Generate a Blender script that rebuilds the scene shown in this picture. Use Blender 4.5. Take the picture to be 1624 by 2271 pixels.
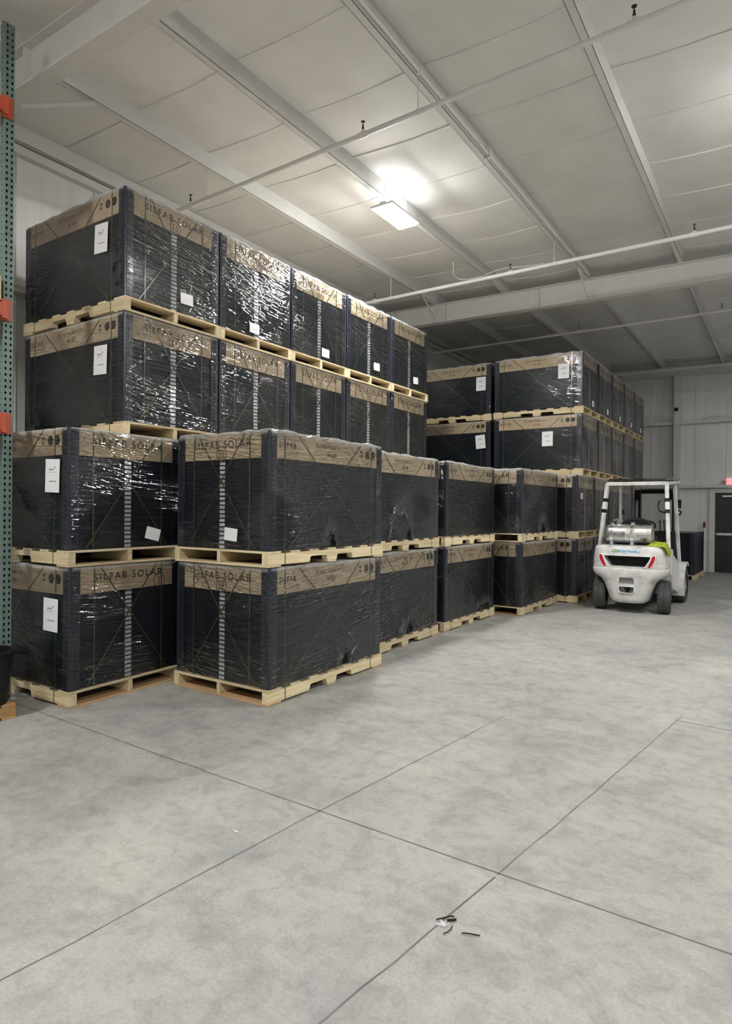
import bpy, bmesh, math, random
from mathutils import Vector, Matrix, noise

for o in list(bpy.data.objects):
    bpy.data.objects.remove(o, do_unlink=True)
scene = bpy.context.scene
col = scene.collection
R = math.radians
PI = math.pi
random.seed(7)

# ------------------------------------------------------------------ camera
# world: +Y runs along the purlins towards the far wall, +X to the right, floor at z = 0
CAM_H = 1.67
F_PX = 1400.0
cam_d = bpy.data.cameras.new('camera')
cam_d.sensor_fit = 'HORIZONTAL'
cam_d.sensor_width = 36.0
cam_d.lens = F_PX / 1624.0 * 36.0
cam_d.clip_start = 0.05
cam_d.clip_end = 200
cam = bpy.data.objects.new('camera', cam_d)
col.objects.link(cam)
_vA = Vector((936.0, 2.5, F_PX))
_n = _vA.cross(Vector((1, 0.0088, 0))).normalized()
if _n.y > 0:
    _n = -_n
_A = _vA.normalized()
_B = _A.cross(_n)
if _B.x < 0:
    _B = -_B
_right = Vector((_B.x, _A.x, _n.x))
_down = Vector((_B.y, _A.y, _n.y))
_fwd = Vector((_B.z, _A.z, _n.z))
cam.matrix_world = Matrix(((_right.x, -_down.x, -_fwd.x, 0),
                           (_right.y, -_down.y, -_fwd.y, 0),
                           (_right.z, -_down.z, -_fwd.z, CAM_H),
                           (0, 0, 0, 1)))
scene.camera = cam

# ------------------------------------------------------------------ world, lamps' strength, exposure
world = bpy.data.worlds.new('world')
world.use_nodes = True
world.node_tree.nodes['Background'].inputs[0].default_value = (0.02, 0.021, 0.022, 1)
world.node_tree.nodes['Background'].inputs[1].default_value = 1.0
scene.world = world
scene.view_settings.view_transform = 'Standard'
scene.view_settings.look = 'None'
scene.view_settings.gamma = 1.0
scene.view_settings.exposure = 0.56
scene.view_settings.use_curve_mapping = False
LAMP_STRENGTH = 190.0
LAMP_UP = 11.0
LAMP_SPOTS = [(-4.48, 7.36), (0.45, 7.4), (5.3, 7.4), (0.45, -0.6), (5.3, -0.6), (5.3, 15.4), (-4.48, -0.6)]
scene.cycles.max_bounces = 7
scene.cycles.diffuse_bounces = 4
scene.cycles.glossy_bounces = 3
scene.cycles.transmission_bounces = 2
scene.cycles.transparent_max_bounces = 10
scene.cycles.use_light_tree = False
scene.cycles.adaptive_threshold = 0.04

# ------------------------------------------------------------------ materials
def nt(m):
    m.use_nodes = True
    t = m.node_tree
    return t, t.nodes, t.links, t.nodes['Principled BSDF']

def mat(name, c, rough=0.5, metal=0.0, spec=0.5, var=0.0, scale=8.0, bump=0.0, bscale=60.0, c2=None, stretch=(1, 1, 1), coat=0.0):
    m = bpy.data.materials.new(name)
    t, N, L, P = nt(m)
    P.inputs['Base Color'].default_value = (*c, 1)
    P.inputs['Roughness'].default_value = rough
    P.inputs['Metallic'].default_value = metal
    P.inputs['Specular IOR Level'].default_value = spec
    P.inputs['Coat Weight'].default_value = coat
    if var > 0 or bump > 0 or c2:
        tc = N.new('ShaderNodeTexCoord')
        mp = N.new('ShaderNodeMapping')
        mp.inputs['Scale'].default_value = stretch
        L.new(tc.outputs['Object'], mp.inputs[0])
    if var > 0 or c2:
        nz = N.new('ShaderNodeTexNoise')
        nz.inputs['Scale'].default_value = scale
        nz.inputs['Detail'].default_value = 5
        L.new(mp.outputs[0], nz.inputs['Vector'])
        rp = N.new('ShaderNodeValToRGB')
        rp.color_ramp.elements[0].position = 0.3
        rp.color_ramp.elements[1].position = 0.7
        d = c2 if c2 else tuple(x * (1 - var) for x in c)
        u = c if c2 else tuple(min(1, x * (1 + var)) for x in c)
        rp.color_ramp.elements[0].color = (*d, 1)
        rp.color_ramp.elements[1].color = (*u, 1)
        L.new(nz.outputs['Fac'], rp.inputs[0])
        L.new(rp.outputs[0], P.inputs['Base Color'])
    if bump > 0:
        nb = N.new('ShaderNodeTexNoise')
        nb.inputs['Scale'].default_value = bscale
        nb.inputs['Detail'].default_value = 3
        L.new(mp.outputs[0], nb.inputs['Vector'])
        bm_ = N.new('ShaderNodeBump')
        bm_.inputs['Strength'].default_value = bump
        bm_.inputs['Distance'].default_value = 0.02
        L.new(nb.outputs['Fac'], bm_.inputs['Height'])
        L.new(bm_.outputs[0], P.inputs['Normal'])
    return m

def emit(name, c, s):
    m = bpy.data.materials.new(name)
    t, N, L, P = nt(m)
    P.inputs['Base Color'].default_value = (*c, 1)
    P.inputs['Emission Color'].default_value = (*c, 1)
    P.inputs['Emission Strength'].default_value = s
    return m

def wood_mat(name, ca, cb, grain_axis):
    m = bpy.data.materials.new(name)
    t, N, L, P = nt(m)
    tc = N.new('ShaderNodeTexCoord')
    oi = N.new('ShaderNodeObjectInfo')
    ad = N.new('ShaderNodeVectorMath'); ad.operation = 'ADD'
    sc = N.new('ShaderNodeMath'); sc.operation = 'MULTIPLY'; sc.inputs[1].default_value = 37.0
    L.new(oi.outputs['Random'], sc.inputs[0])
    L.new(tc.outputs['Object'], ad.inputs[0]); L.new(sc.outputs[0], ad.inputs[1])
    mp = N.new('ShaderNodeMapping')
    s = [28, 28, 28]; s[grain_axis] = 1.6
    mp.inputs['Scale'].default_value = s
    L.new(ad.outputs[0], mp.inputs[0])
    nz = N.new('ShaderNodeTexNoise'); nz.inputs['Scale'].default_value = 1.0; nz.inputs['Detail'].default_value = 6; nz.inputs['Distortion'].default_value = 0.8
    L.new(mp.outputs[0], nz.inputs['Vector'])
    rp = N.new('ShaderNodeValToRGB')
    rp.color_ramp.elements[0].position = 0.28; rp.color_ramp.elements[1].position = 0.62
    rp.color_ramp.elements[0].color = (*cb, 1); rp.color_ramp.elements[1].color = (*ca, 1)
    L.new(nz.outputs['Fac'], rp.inputs[0])
    hs = N.new('ShaderNodeHueSaturation')
    mr = N.new('ShaderNodeMapRange'); mr.inputs['To Min'].default_value = 0.78; mr.inputs['To Max'].default_value = 1.12
    L.new(oi.outputs['Random'], mr.inputs[0]); L.new(mr.outputs[0], hs.inputs['Value'])
    L.new(rp.outputs[0], hs.inputs['Color']); L.new(hs.outputs[0], P.inputs['Base Color'])
    P.inputs['Roughness'].default_value = 0.75
    b = N.new('ShaderNodeBump'); b.inputs['Strength'].default_value = 0.25; b.inputs['Distance'].default_value = 0.01
    L.new(nz.outputs['Fac'], b.inputs['Height']); L.new(b.outputs[0], P.inputs['Normal'])
    return m

def film_mat():
    m = bpy.data.materials.new('stretch_film')
    t, N, L, P = nt(m)
    N.remove(P)
    out = [n for n in N if n.type == 'OUTPUT_MATERIAL'][0]
    tc = N.new('ShaderNodeTexCoord'); oi = N.new('ShaderNodeObjectInfo')
    sp = N.new('ShaderNodeSeparateXYZ'); L.new(tc.outputs['Object'], sp.inputs[0])
    def math_(op, a, b=None, c=None):
        n = N.new('ShaderNodeMath'); n.operation = op
        for i, v in enumerate((a, b, c)):
            if v is None: continue
            if isinstance(v, (int, float)): n.inputs[i].default_value = v
            else: L.new(v, n.inputs[i])
        return n.outputs[0]
    s = math_('SUBTRACT', sp.outputs[0], sp.outputs[1])
    rnd = math_('MULTIPLY', oi.outputs['Random'], 91.0)
    def streak(ks, kz, diag, off, detail, dist):
        zz = math_('MULTIPLY_ADD', s, diag, sp.outputs[2])
        cx = N.new('ShaderNodeCombineXYZ')
        L.new(math_('MULTIPLY', s, ks), cx.inputs[0]); L.new(math_('MULTIPLY', zz, kz), cx.inputs[1])
        L.new(math_('ADD', rnd, off), cx.inputs[2])
        nz = N.new('ShaderNodeTexNoise'); nz.inputs['Scale'].default_value = 1.0
        nz.inputs['Detail'].default_value = detail; nz.inputs['Distortion'].default_value = dist
        L.new(cx.outputs[0], nz.inputs['Vector'])
        return nz.outputs['Fac']
    a = streak(2.3, 30.0, 0.09, 0.0, 1.5, 0.5)
    b = streak(2.6, 30.0, 0.30, 11.0, 1, 0.0)
    c = streak(9.0, 17.0, -0.15, 23.0, 1.5, 1.0)
    big = streak(1.6, 2.2, 0.0, 41.0, 0, 0.0)
    big2 = N.new('ShaderNodeMapRange'); big2.interpolation_type = 'SMOOTHSTEP'
    big2.inputs['From Min'].default_value = 0.38; big2.inputs['From Max'].default_value = 0.68
    big2.inputs['To Min'].default_value = 0.15; big2.inputs['To Max'].default_value = 1.0
    L.new(big, big2.inputs[0])
    # crumpled film around the top rim
    rim = N.new('ShaderNodeMapRange'); rim.inputs['From Min'].default_value = 0.86; rim.inputs['From Max'].default_value = 1.15
    rim.inputs['To Min'].default_value = 0.0; rim.inputs['To Max'].default_value = 0.9
    L.new(sp.outputs[2], rim.inputs[0])
    def ridge(f):
        return math_('MULTIPLY', math_('ABSOLUTE', math_('SUBTRACT', f, 0.5)), -2.0)
    h = math_('ADD', math_('MULTIPLY', ridge(a), 0.55), math_('MULTIPLY', ridge(b), 0.32))
    h = math_('ADD', h, math_('MULTIPLY', a, 0.35))
    h = math_('ADD', h, math_('MULTIPLY', c, math_('ADD', rim.outputs[0], 0.42)))
    h = math_('MULTIPLY', h, math_('ADD', big2.outputs[0], math_('MULTIPLY', rim.outputs[0], 0.3)))
    calm = N.new('ShaderNodeMapRange'); calm.inputs['From Min'].default_value = -0.585; calm.inputs['From Max'].default_value = -0.56
    calm.inputs['To Min'].default_value = 0.30; calm.inputs['To Max'].default_value = 1.0
    L.new(sp.outputs[0], calm.inputs[0])
    h = math_('MULTIPLY', h, calm.outputs[0])
    bp = N.new('ShaderNodeBump'); bp.inputs['Strength'].default_value = 1.0; bp.inputs['Distance'].default_value = 0.055
    L.new(h, bp.inputs['Height'])
    fr = N.new('ShaderNodeFresnel'); fr.inputs['IOR'].default_value = 1.5
    L.new(bp.outputs[0], fr.inputs['Normal'])
    fac = math_('MULTIPLY_ADD', fr.outputs[0], 1.1, 0.0)
    fac = math_('MINIMUM', fac, 0.85)
    tr = N.new('ShaderNodeBsdfTransparent'); tr.inputs[0].default_value = (0.95, 0.96, 0.96, 1)
    gl = N.new('ShaderNodeBsdfGlossy'); gl.inputs['Roughness'].default_value = 0.07
    gl.inputs[0].default_value = (0.96, 0.97, 1.0, 1)
    L.new(bp.outputs[0], gl.inputs['Normal'])
    mx = N.new('ShaderNodeMixShader'); L.new(fac, mx.inputs[0]); L.new(tr.outputs[0], mx.inputs[1]); L.new(gl.outputs[0], mx.inputs[2])
    df = N.new('ShaderNodeBsdfDiffuse'); df.inputs[0].default_value = (0.8, 0.82, 0.84, 1)
    L.new(bp.outputs[0], df.inputs['Normal'])
    m2 = N.new('ShaderNodeMixShader'); hz = N.new('ShaderNodeMapRange'); hz.inputs['From Min'].default_value = 1.125; hz.inputs['From Max'].default_value = 1.165
    hz.inputs['To Min'].default_value = 0.006; hz.inputs['To Max'].default_value = 0.45
    L.new(sp.outputs[2], hz.inputs[0]); L.new(hz.outputs[0], m2.inputs[0])
    L.new(mx.outputs[0], m2.inputs[1]); L.new(df.outputs[0], m2.inputs[2])
    L.new(m2.outputs[0], out.inputs['Surface'])
    return m

def concrete_mat():
    m = bpy.data.materials.new('concrete_floor')
    t, N, L, P = nt(m)
    tc = N.new('ShaderNodeTexCoord')
    def nz(sc, det, dist=0.0, stretch=None, rot=0.0):
        n = N.new('ShaderNodeTexNoise'); n.inputs['Scale'].default_value = sc; n.inputs['Detail'].default_value = det
        n.inputs['Roughness'].default_value = 0.62; n.inputs['Distortion'].default_value = dist
        if stretch:
            mp = N.new('ShaderNodeMapping'); mp.inputs['Scale'].default_value = stretch; mp.inputs['Rotation'].default_value = (0, 0, rot)
            L.new(tc.outputs['Object'], mp.inputs[0]); L.new(mp.outputs[0], n.inputs['Vector'])
        else:
            L.new(tc.outputs['Object'], n.inputs['Vector'])
        return n.outputs['Fac']
    def ramp(f, p0, c0, p1, c1):
        r = N.new('ShaderNodeValToRGB'); e = r.color_ramp.elements
        e[0].position = p0; e[1].position = p1; e[0].color = (*c0, 1); e[1].color = (*c1, 1)
        L.new(f, r.inputs[0]); return r.outputs[0]
    def mix(kind, f, a, b):
        n = N.new('ShaderNodeMix'); n.data_type = 'RGBA'; n.blend_type = kind
        n.inputs[0].default_value = f
        L.new(a, n.inputs[6]); L.new(b, n.inputs[7]); return n.outputs[2]
    base = ramp(nz(0.9, 8, 0.4), 0.30, (0.325, 0.324, 0.312), 0.70, (0.455, 0.444, 0.402))
    blot = ramp(nz(3.2, 7, 0.9), 0.34, (0.70, 0.70, 0.71), 0.52, (1, 1, 1))
    spots = ramp(nz(11.0, 6, 0.6), 0.40, (0.72, 0.72, 0.715), 0.52, (1, 1, 1))
    trowel = ramp(nz(1.0, 6, 1.5, (0.7, 5.0, 1), 0.5), 0.35, (0.84, 0.84, 0.84), 0.6, (1, 1, 1))
    fine = ramp(nz(70, 4), 0.3, (0.80, 0.80, 0.80), 0.7, (1.10, 1.10, 1.10))
    c = mix('MULTIPLY', 0.6, base, blot)
    c = mix('MULTIPLY', 0.42, c, spots)
    c = mix('MULTIPLY', 0.55, c, trowel)
    c = mix('MULTIPLY', 0.7, c, fine)
    L.new(c, P.inputs['Base Color'])
    rr = N.new('ShaderNodeMapRange'); rr.inputs['To Min'].default_value = 0.42; rr.inputs['To Max'].default_value = 0.75
    L.new(nz(2.2, 5, 0.6), rr.inputs[0]); L.new(rr.outputs[0], P.inputs['Roughness'])
    P.inputs['Specular IOR Level'].default_value = 0.35
    b = N.new('ShaderNodeBump'); b.inputs['Strength'].default_value = 0.12; b.inputs['Distance'].default_value = 0.01
    L.new(nz(40, 5), b.inputs['Height']); L.new(b.outputs[0], P.inputs['Normal'])
    return m

M = {}
M['floor'] = concrete_mat()
M['joint'] = mat('joint_filler', (0.155, 0.15, 0.138), 0.85, var=0.35, scale=4)
M['vinyl'] = mat('white_vinyl_insulation', (0.77, 0.765, 0.742), 0.55, var=0.05, scale=2.0, bump=0.25, bscale=5)
M['wallvinyl'] = mat('wall_vinyl', (0.78, 0.78, 0.75), 0.5, var=0.05, scale=1.5, bump=0.22, bscale=3.0, stretch=(5, 5, 0.35))
M['steel'] = mat('white_painted_steel', (0.68, 0.68, 0.66), 0.45, var=0.04, scale=5)
M['pipe'] = mat('white_painted_pipe', (0.78, 0.78, 0.76), 0.35)
M['dark_head'] = mat('sprinkler_bronze', (0.06, 0.055, 0.05), 0.4, 0.6)
M['wood_x'] = wood_mat('pallet_pine_cross', (0.74, 0.62, 0.40), (0.50, 0.37, 0.20), 0)
M['wood_y'] = wood_mat('pallet_pine_long', (0.76, 0.65, 0.42), (0.55, 0.42, 0.23), 1)
M['oldwood'] = wood_mat('weathered_orange_wood', (0.55, 0.33, 0.13), (0.30, 0.16, 0.06), 1)
M['basewood'] = wood_mat('orange_brown_base_pine', (0.60, 0.40, 0.21), (0.40, 0.25, 0.12), 0)  # darker orange-brown tone for the base boards on the floor
M['frame'] = mat('black_panel_frame', (0.0060, 0.0098, 0.0165), 0.40, 0.0, 0.28, var=0.25, scale=3)
M['post'] = mat('dark_corner_post', (0.026, 0.029, 0.045), 0.34, var=0.2, scale=10)
M['card'] = mat('kraft_cardboard', (0.55, 0.435, 0.295), 0.8, var=0.09, scale=6, bump=0.05, bscale=80)
M['ink'] = mat('black_ink', (0.045, 0.038, 0.032), 0.7)
M['faint'] = mat('faded_ink', (0.15, 0.115, 0.08), 0.8)
M['marker'] = mat('marker_ink', (0.09, 0.03, 0.02), 0.6)
M['sticker'] = mat('white_sticker', (0.74, 0.74, 0.76), 0.5)
M['paper'] = mat('white_paper', (0.80, 0.80, 0.81), 0.6)
M['greytext'] = mat('grey_print', (0.32, 0.32, 0.34), 0.7)
M['strap'] = mat('green_strap', (0.080, 0.118, 0.046), 0.22, spec=1.0)
M['film'] = film_mat()
M['black'] = mat('black_plastic', (0.010, 0.010, 0.011), 0.5, 0.0, 0.25, var=0.3, scale=12)
M['rack'] = mat('green_rack_paint', (0.13, 0.195, 0.17), 0.38, var=0.12, scale=14)
M['orange'] = mat('orange_beam_paint', (0.44, 0.075, 0.03), 0.4, var=0.1, scale=9)
M['hole'] = mat('rack_hole_shade', (0.02, 0.025, 0.023), 0.7)  # painted shade for the openings of the green rack upright
M['fl_white'] = mat('worn_white_paint', (0.76, 0.76, 0.73), 0.38, c2=(0.52, 0.51, 0.48), scale=7, coat=0.2)
def scuffed(m):
    t, N, L, P = nt(m)
    tc = N.new('ShaderNodeTexCoord'); mp = N.new('ShaderNodeMapping'); mp.inputs['Scale'].default_value = (5, 9, 22)
    L.new(tc.outputs['Object'], mp.inputs[0])
    nz = N.new('ShaderNodeTexNoise'); nz.inputs['Scale'].default_value = 1.0; nz.inputs['Detail'].default_value = 6; nz.inputs['Roughness'].default_value = 0.7; nz.inputs['Distortion'].default_value = 0.6
    L.new(mp.outputs[0], nz.inputs['Vector'])
    rp = N.new('ShaderNodeValToRGB'); rp.color_ramp.elements[0].position = 0.60; rp.color_ramp.elements[1].position = 0.66
    rp.color_ramp.elements[0].color = (0, 0, 0, 1); rp.color_ramp.elements[1].color = (0.85, 0.85, 0.85, 1)
    L.new(nz.outputs['Fac'], rp.inputs[0])
    mx = N.new('ShaderNodeMix'); mx.data_type = 'RGBA'; mx.inputs[7].default_value = (0.13, 0.125, 0.115, 1)
    src = P.inputs['Base Color'].links[0].from_socket
    L.new(rp.outputs[0], mx.inputs[0]); L.new(src, mx.inputs[6]); L.new(mx.outputs[2], P.inputs['Base Color'])
scuffed(M['fl_white'])
M['rubber'] = mat('tyre_rubber', (0.055, 0.054, 0.053), 0.75, var=0.3, scale=9, bump=0.3, bscale=30)
M['alu'] = mat('dull_aluminium', (0.62, 0.62, 0.60), 0.34, 0.85, var=0.2, scale=12)
M['chrome'] = mat('chrome', (0.85, 0.85, 0.85), 0.15, 1.0)
M['redlens'] = mat('red_lens', (0.45, 0.012, 0.02), 0.2)
M['grey'] = mat('grey_metal', (0.27, 0.27, 0.27), 0.45, 0.3, var=0.15, scale=10)
M['hivis'] = mat('hivis_yellow_cloth', (0.36, 0.40, 0.025), 0.85, var=0.25, scale=12)
M['brass'] = mat('brass', (0.45, 0.24, 0.06), 0.4, 0.8)
M['lgreen'] = mat('logo_green', (0.05, 0.28, 0.09), 0.5)
M['lblue'] = mat('logo_blue', (0.16, 0.42, 0.70), 0.5)
M['door'] = mat('black_door_paint', (0.016, 0.018, 0.021), 0.4, var=0.15, scale=3)
M['redpaint'] = mat('red_paint', (0.16, 0.02, 0.02), 0.6)
M['lamp'] = emit('lamp_diffuser', (1.0, 0.993, 0.978), LAMP_STRENGTH)
M['lamp_up'] = emit('lamp_uplight', (1.0, 0.993, 0.978), LAMP_UP)
M['exit_red'] = emit('exit_letters', (1.0, 0.08, 0.09), 2.6)
M['exit_box'] = emit('exit_housing', (1.0, 0.55, 0.55), 0.35)  # pink glow of the letters put into the white housing's colour
for k_ in ('exit_red', 'exit_box'): M[k_].cycles.emission_sampling = 'NONE'
M['glass'] = mat('dark_glass', (0.01, 0.01, 0.012), 0.08)

# ------------------------------------------------------------------ mesh helpers
class MB:
    def __init__(self):
        self.v = []; self.f = []
    def add(self, v, f):
        n = len(self.v)
        self.v += [tuple(p) for p in v]
        self.f += [tuple(i + n for i in q) for q in f]
        return self
    def box(self, x0, x1, y0, y1, z0, z1):
        v = [(x0, y0, z0), (x1, y0, z0), (x1, y1, z0), (x0, y1, z0), (x0, y0, z1), (x1, y0, z1), (x1, y1, z1), (x0, y1, z1)]
        f = [(3, 2, 1, 0), (4, 5, 6, 7), (0, 1, 5, 4), (1, 2, 6, 5), (2, 3, 7, 6), (3, 0, 4, 7)]
        return self.add(v, f)
    def prism(self, poly, a0, a1, axis):
        # poly: list of 2-D points; axis 0: (y,z) extruded in x; 1: (x,z) in y; 2: (x,y) in z
        def P(p, a):
            return ((a, p[0], p[1]), (p[0], a, p[1]), (p[0], p[1], a))[axis]
        n = len(poly)
        v = [P(p, a0) for p in poly] + [P(p, a1) for p in poly]
        f = [tuple(range(n))[::-1], tuple(range(n, 2 * n))] + [(i, (i + 1) % n, n + (i + 1) % n, n + i) for i in range(n)]
        return self.add(v, f)
    def tube(self, pts, r, seg=10, cap=True):
        pts = [Vector(p) for p in pts]
        rs = r if isinstance(r, (list, tuple)) else [r] * len(pts)
        rings = []
        prev = None
        for i, p in enumerate(pts):
            if i == 0: d = pts[1] - p
            elif i == len(pts) - 1: d = p - pts[i - 1]
            else: d = (pts[i + 1] - pts[i - 1])
            d.normalize()
            if prev is None:
                a = d.cross(Vector((0, 0, 1)))
                if a.length < 1e-3: a = d.cross(Vector((1, 0, 0)))
            else:
                a = prev - d * prev.dot(d)
            a.normalize(); prev = a
            b = d.cross(a)
            rings.append([p + (a * math.cos(2 * PI * k / seg) + b * math.sin(2 * PI * k / seg)) * rs[i] for k in range(seg)])
        v = [q for rg in rings for q in rg]
        f = []
        for i in range(len(rings) - 1):
            for k in range(seg):
                k2 = (k + 1) % seg
                f.append((i * seg + k, i * seg + k2, (i + 1) * seg + k2, (i + 1) * seg + k))
        if cap:
            f.append(tuple(range(seg))[::-1]); f.append(tuple(range((len(rings) - 1) * seg, len(rings) * seg)))
        return self.add(v, f)
    def beam(self, p, q, w, h):
        # rectangular bar from p to q
        p = Vector(p); q = Vector(q); d = (q - p).normalized()
        a = d.cross(Vector((0, 0, 1)))
        if a.length < 1e-3: a = Vector((1, 0, 0))
        a.normalize(); b = a.cross(d)
        v = []
        for c in (p, q):
            for sa, sb in ((-1, -1), (1, -1), (1, 1), (-1, 1)):
                v.append(c + a * sa * w / 2 + b * sb * h / 2)
        return self.add(v, [(0, 1, 2, 3), (7, 6, 5, 4), (0, 4, 5, 1), (1, 5, 6, 2), (2, 6, 7, 3), (3, 7, 4, 0)])
    def lathe(self, prof, axis='Z', seg=24, c=(0, 0, 0)):
        v = []; n = len(prof)
        for k in range(seg):
            a = 2 * PI * k / seg
            for r, h in prof:
                x, y = r * math.cos(a), r * math.sin(a)
                p = (x, y, h) if axis == 'Z' else ((h, x, y) if axis == 'X' else (y, h, x))
                v.append((p[0] + c[0], p[1] + c[1], p[2] + c[2]))
        f = []
        for k in range(seg):
            k2 = (k + 1) % seg
            for i in range(n - 1):
                f.append((k * n + i, k2 * n + i, k2 * n + i + 1, k * n + i + 1))
        return self.add(v, f)
    def mesh(self, name, m, smooth=False, bevel=0.0, seg=2):
        me = bpy.data.meshes.new(name)
        me.from_pydata(self.v, [], self.f)
        bm = bmesh.new(); bm.from_mesh(me)
        bmesh.ops.remove_doubles(bm, verts=bm.verts, dist=1e-6)
        bmesh.ops.recalc_face_normals(bm, faces=bm.faces)
        if bevel > 0:
            ed = [e for e in bm.edges if len(e.link_faces) == 2 and e.calc_face_angle(0) > 0.5]
            bmesh.ops.bevel(bm, geom=ed, offset=bevel, segments=seg, profile=0.6, affect='EDGES', clamp_overlap=True)
        if smooth:
            for f in bm.faces: f.smooth = True
        bm.to_mesh(me); bm.free()
        me.materials.append(M[m])
        if smooth:
            try: me.set_sharp_from_angle(angle=R(38))
            except Exception: pass
        return me

def obj(name, me, parent=None, loc=(0, 0, 0), rot=(0, 0, 0), kind=None, label=None, cat=None, group=None):
    o = bpy.data.objects.new(name, me)
    col.objects.link(o)
    o.location = loc; o.rotation_euler = rot
    if parent: o.parent = parent
    if kind: o['kind'] = kind
    if label: o['label'] = label
    if cat: o['category'] = cat
    if group: o['group'] = group
    return o

def empty(name, loc, label, cat, rz=0.0, group=None):
    o = obj(name, None, None, loc, (0, 0, rz), None, label, cat, group)
    o.empty_display_size = 0.1
    return o

def text_mesh(s, size, m, spacing=1.0, bold=0.0, align='LEFT'):
    cu = bpy.data.curves.new('lettering', 'FONT')
    cu.body = s; cu.size = size; cu.space_character = spacing; cu.offset = bold
    cu.align_x = align
    cu.resolution_u = 3
    cu.extrude = 0.0002
    o = bpy.data.objects.new('lettering', cu); col.objects.link(o)
    dg = bpy.context.evaluated_depsgraph_get(); dg.update()
    me = bpy.data.meshes.new_from_object(o.evaluated_get(dg))
    me.materials.clear(); me.materials.append(M[m])
    bpy.data.objects.remove(o, do_unlink=True)
    return me

# ================================================================== STRUCTURE
X_L, X_R, Y_B, Y_F = -7.62, 20.0, -7.4, 20.15
def roof_z(x): return 5.885 - 0.0208 * (x + 6.09)      # underside of the purlins

floor = obj('floor', MB().box(X_L - 0.3, X_R + 0.3, Y_B - 0.3, Y_F + 0.3, -0.15, 0).mesh('floor', 'floor'), kind='structure')
floor['label'] = 'stained grey concrete warehouse floor'
def joint(pts, w):
    b = MB()
    L_, R_ = [], []
    for i, p in enumerate(pts):
        d = Vector(pts[min(i + 1, len(pts) - 1)]) - Vector(pts[max(i - 1, 0)])
        n = Vector((-d.y, d.x)).normalized() * w / 2
        L_.append((p[0] + n.x, p[1] + n.y, 0.0012)); R_.append((p[0] - n.x, p[1] - n.y, 0.0012))
    n = len(pts)
    b.add(L_ + R_, [(i, i + 1, n + i + 1, n + i) for i in range(n - 1)])
    obj('floor_joint', b.mesh('floor_joint', 'joint'), floor)
def wob(p, q, k, amp):
    out = []
    for i in range(k + 1):
        t = i / k
        d = (noise.noise(Vector((t * 9 + p[0], p[1], 3.1))) * amp)
        nx, ny = -(q[1] - p[1]), q[0] - p[0]
        l = math.hypot(nx, ny)
        out.append((p[0] + (q[0] - p[0]) * t + nx / l * d, p[1] + (q[1] - p[1]) * t + ny / l * d))
    return out
joint(wob((X_L, 2.83), (-3.1, 2.765), 24, 0.012) + wob((-3.05, 2.76), (X_R, 2.72), 60, 0.012), 0.0085)
joint(wob((-1.90, 4.90), (-2.14, 2.74), 14, 0.012) + wob((-2.15, 2.66), (-2.45, -0.6), 18, 0.012), 0.0065)
joint(wob((-0.70, 5.75), (-1.09, 2.74), 16, 0.010), 0.006)
joint(wob((-1.095, 2.72), (-1.45, 0.2), 14, 0.01), 0.0075)
joint(wob((-0.74, 5.6), (3.4, 5.35), 14, 0.02), 0.006)
joint([(X_L, 11.2), (X_R, 11.2)], 0.010)

# --- ceiling: steel roof above, vinyl faced insulation blankets between the purlins
ceiling = obj('ceiling', MB().prism([(X_L - 0.3, roof_z(X_L) + 0.30), (X_R + 0.3, roof_z(X_R) + 0.30), (X_R + 0.3, roof_z(X_R) + 0.36), (X_L - 0.3, roof_z(X_L) + 0.36)], Y_B - 0.3, Y_F + 0.3, 1).mesh('ceiling', 'steel'), kind='structure')
ceiling['label'] = 'white insulated metal roof with purlins'
PX = [-7.54, -6.09, -4.60, -3.07, -1.55] + [-0.04 + 1.5 * i for i in range(13)]
def blanket(y0, y1, seed):
    nx, ny = 7, 5
    xs = []
    xb = [X_L] + [p + 0.07 for p in PX[1:]] + [X_R]
    rows = []
    for b in range(len(xb) - 1):
        for i in range(nx):
            rows.append((xb[b], xb[b + 1], i / nx))
    rows.append((xb[-2], xb[-1], 1.0))
    v = []
    for a, c, t in rows:
        x = a + (c - a) * t
        sag = 4 * t * (1 - t)
        for j in range(ny + 1):
            s = j / ny
            y = y0 + (y1 - y0) * s
            z = roof_z(x) + 0.205 - 0.03 * sag - 0.014 * 4 * s * (1 - s) * sag
            z += 0.012 * noise.noise(Vector((x * 1.3, y * 1.7, seed)))  * sag
            v.append((x, y, z))
        # small folded tab hanging at the seam
    n = ny + 1
    f = [(i * n + j, i * n + j + 1, (i + 1) * n + j + 1, (i + 1) * n + j) for i in range(len(rows) - 1) for j in range(ny)]
    mb = MB().add(v, f)
    # seam tab along y1
    tv, tf = [], []
    for i in range(len(rows)):
        p = v[i * n + ny]
        wv = 0.010 * noise.noise(Vector((p[0] * 2.1, y1, seed + 5)))
        t = rows[i][2]
        hang = 0.006 + 0.012 * max(0.0, noise.noise(Vector((p[0] * 0.9, y1 * 3, 2.0))) + 0.3)
        tv += [(p[0], p[1] + wv * 0.4, p[2] + 0.002), (p[0], p[1] + wv, p[2] - hang)]
    for i in range(len(rows) - 1):
        tf.append((2 * i, 2 * i + 1, 2 * i + 3, 2 * i + 2))
    mb.add(tv, tf)
    obj('insulation_blanket', mb.mesh('insulation_blanket', 'vinyl', smooth=True), ceiling)
ys = [Y_B] + [0.40 + 1.005 * k for k in range(-7, 20) if Y_B + 0.2 < 0.40 + 1.005 * k < Y_F - 0.2] + [Y_F]
for i in range(len(ys) - 1):
    blanket(ys[i], ys[i + 1], i * 3.7)

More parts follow.
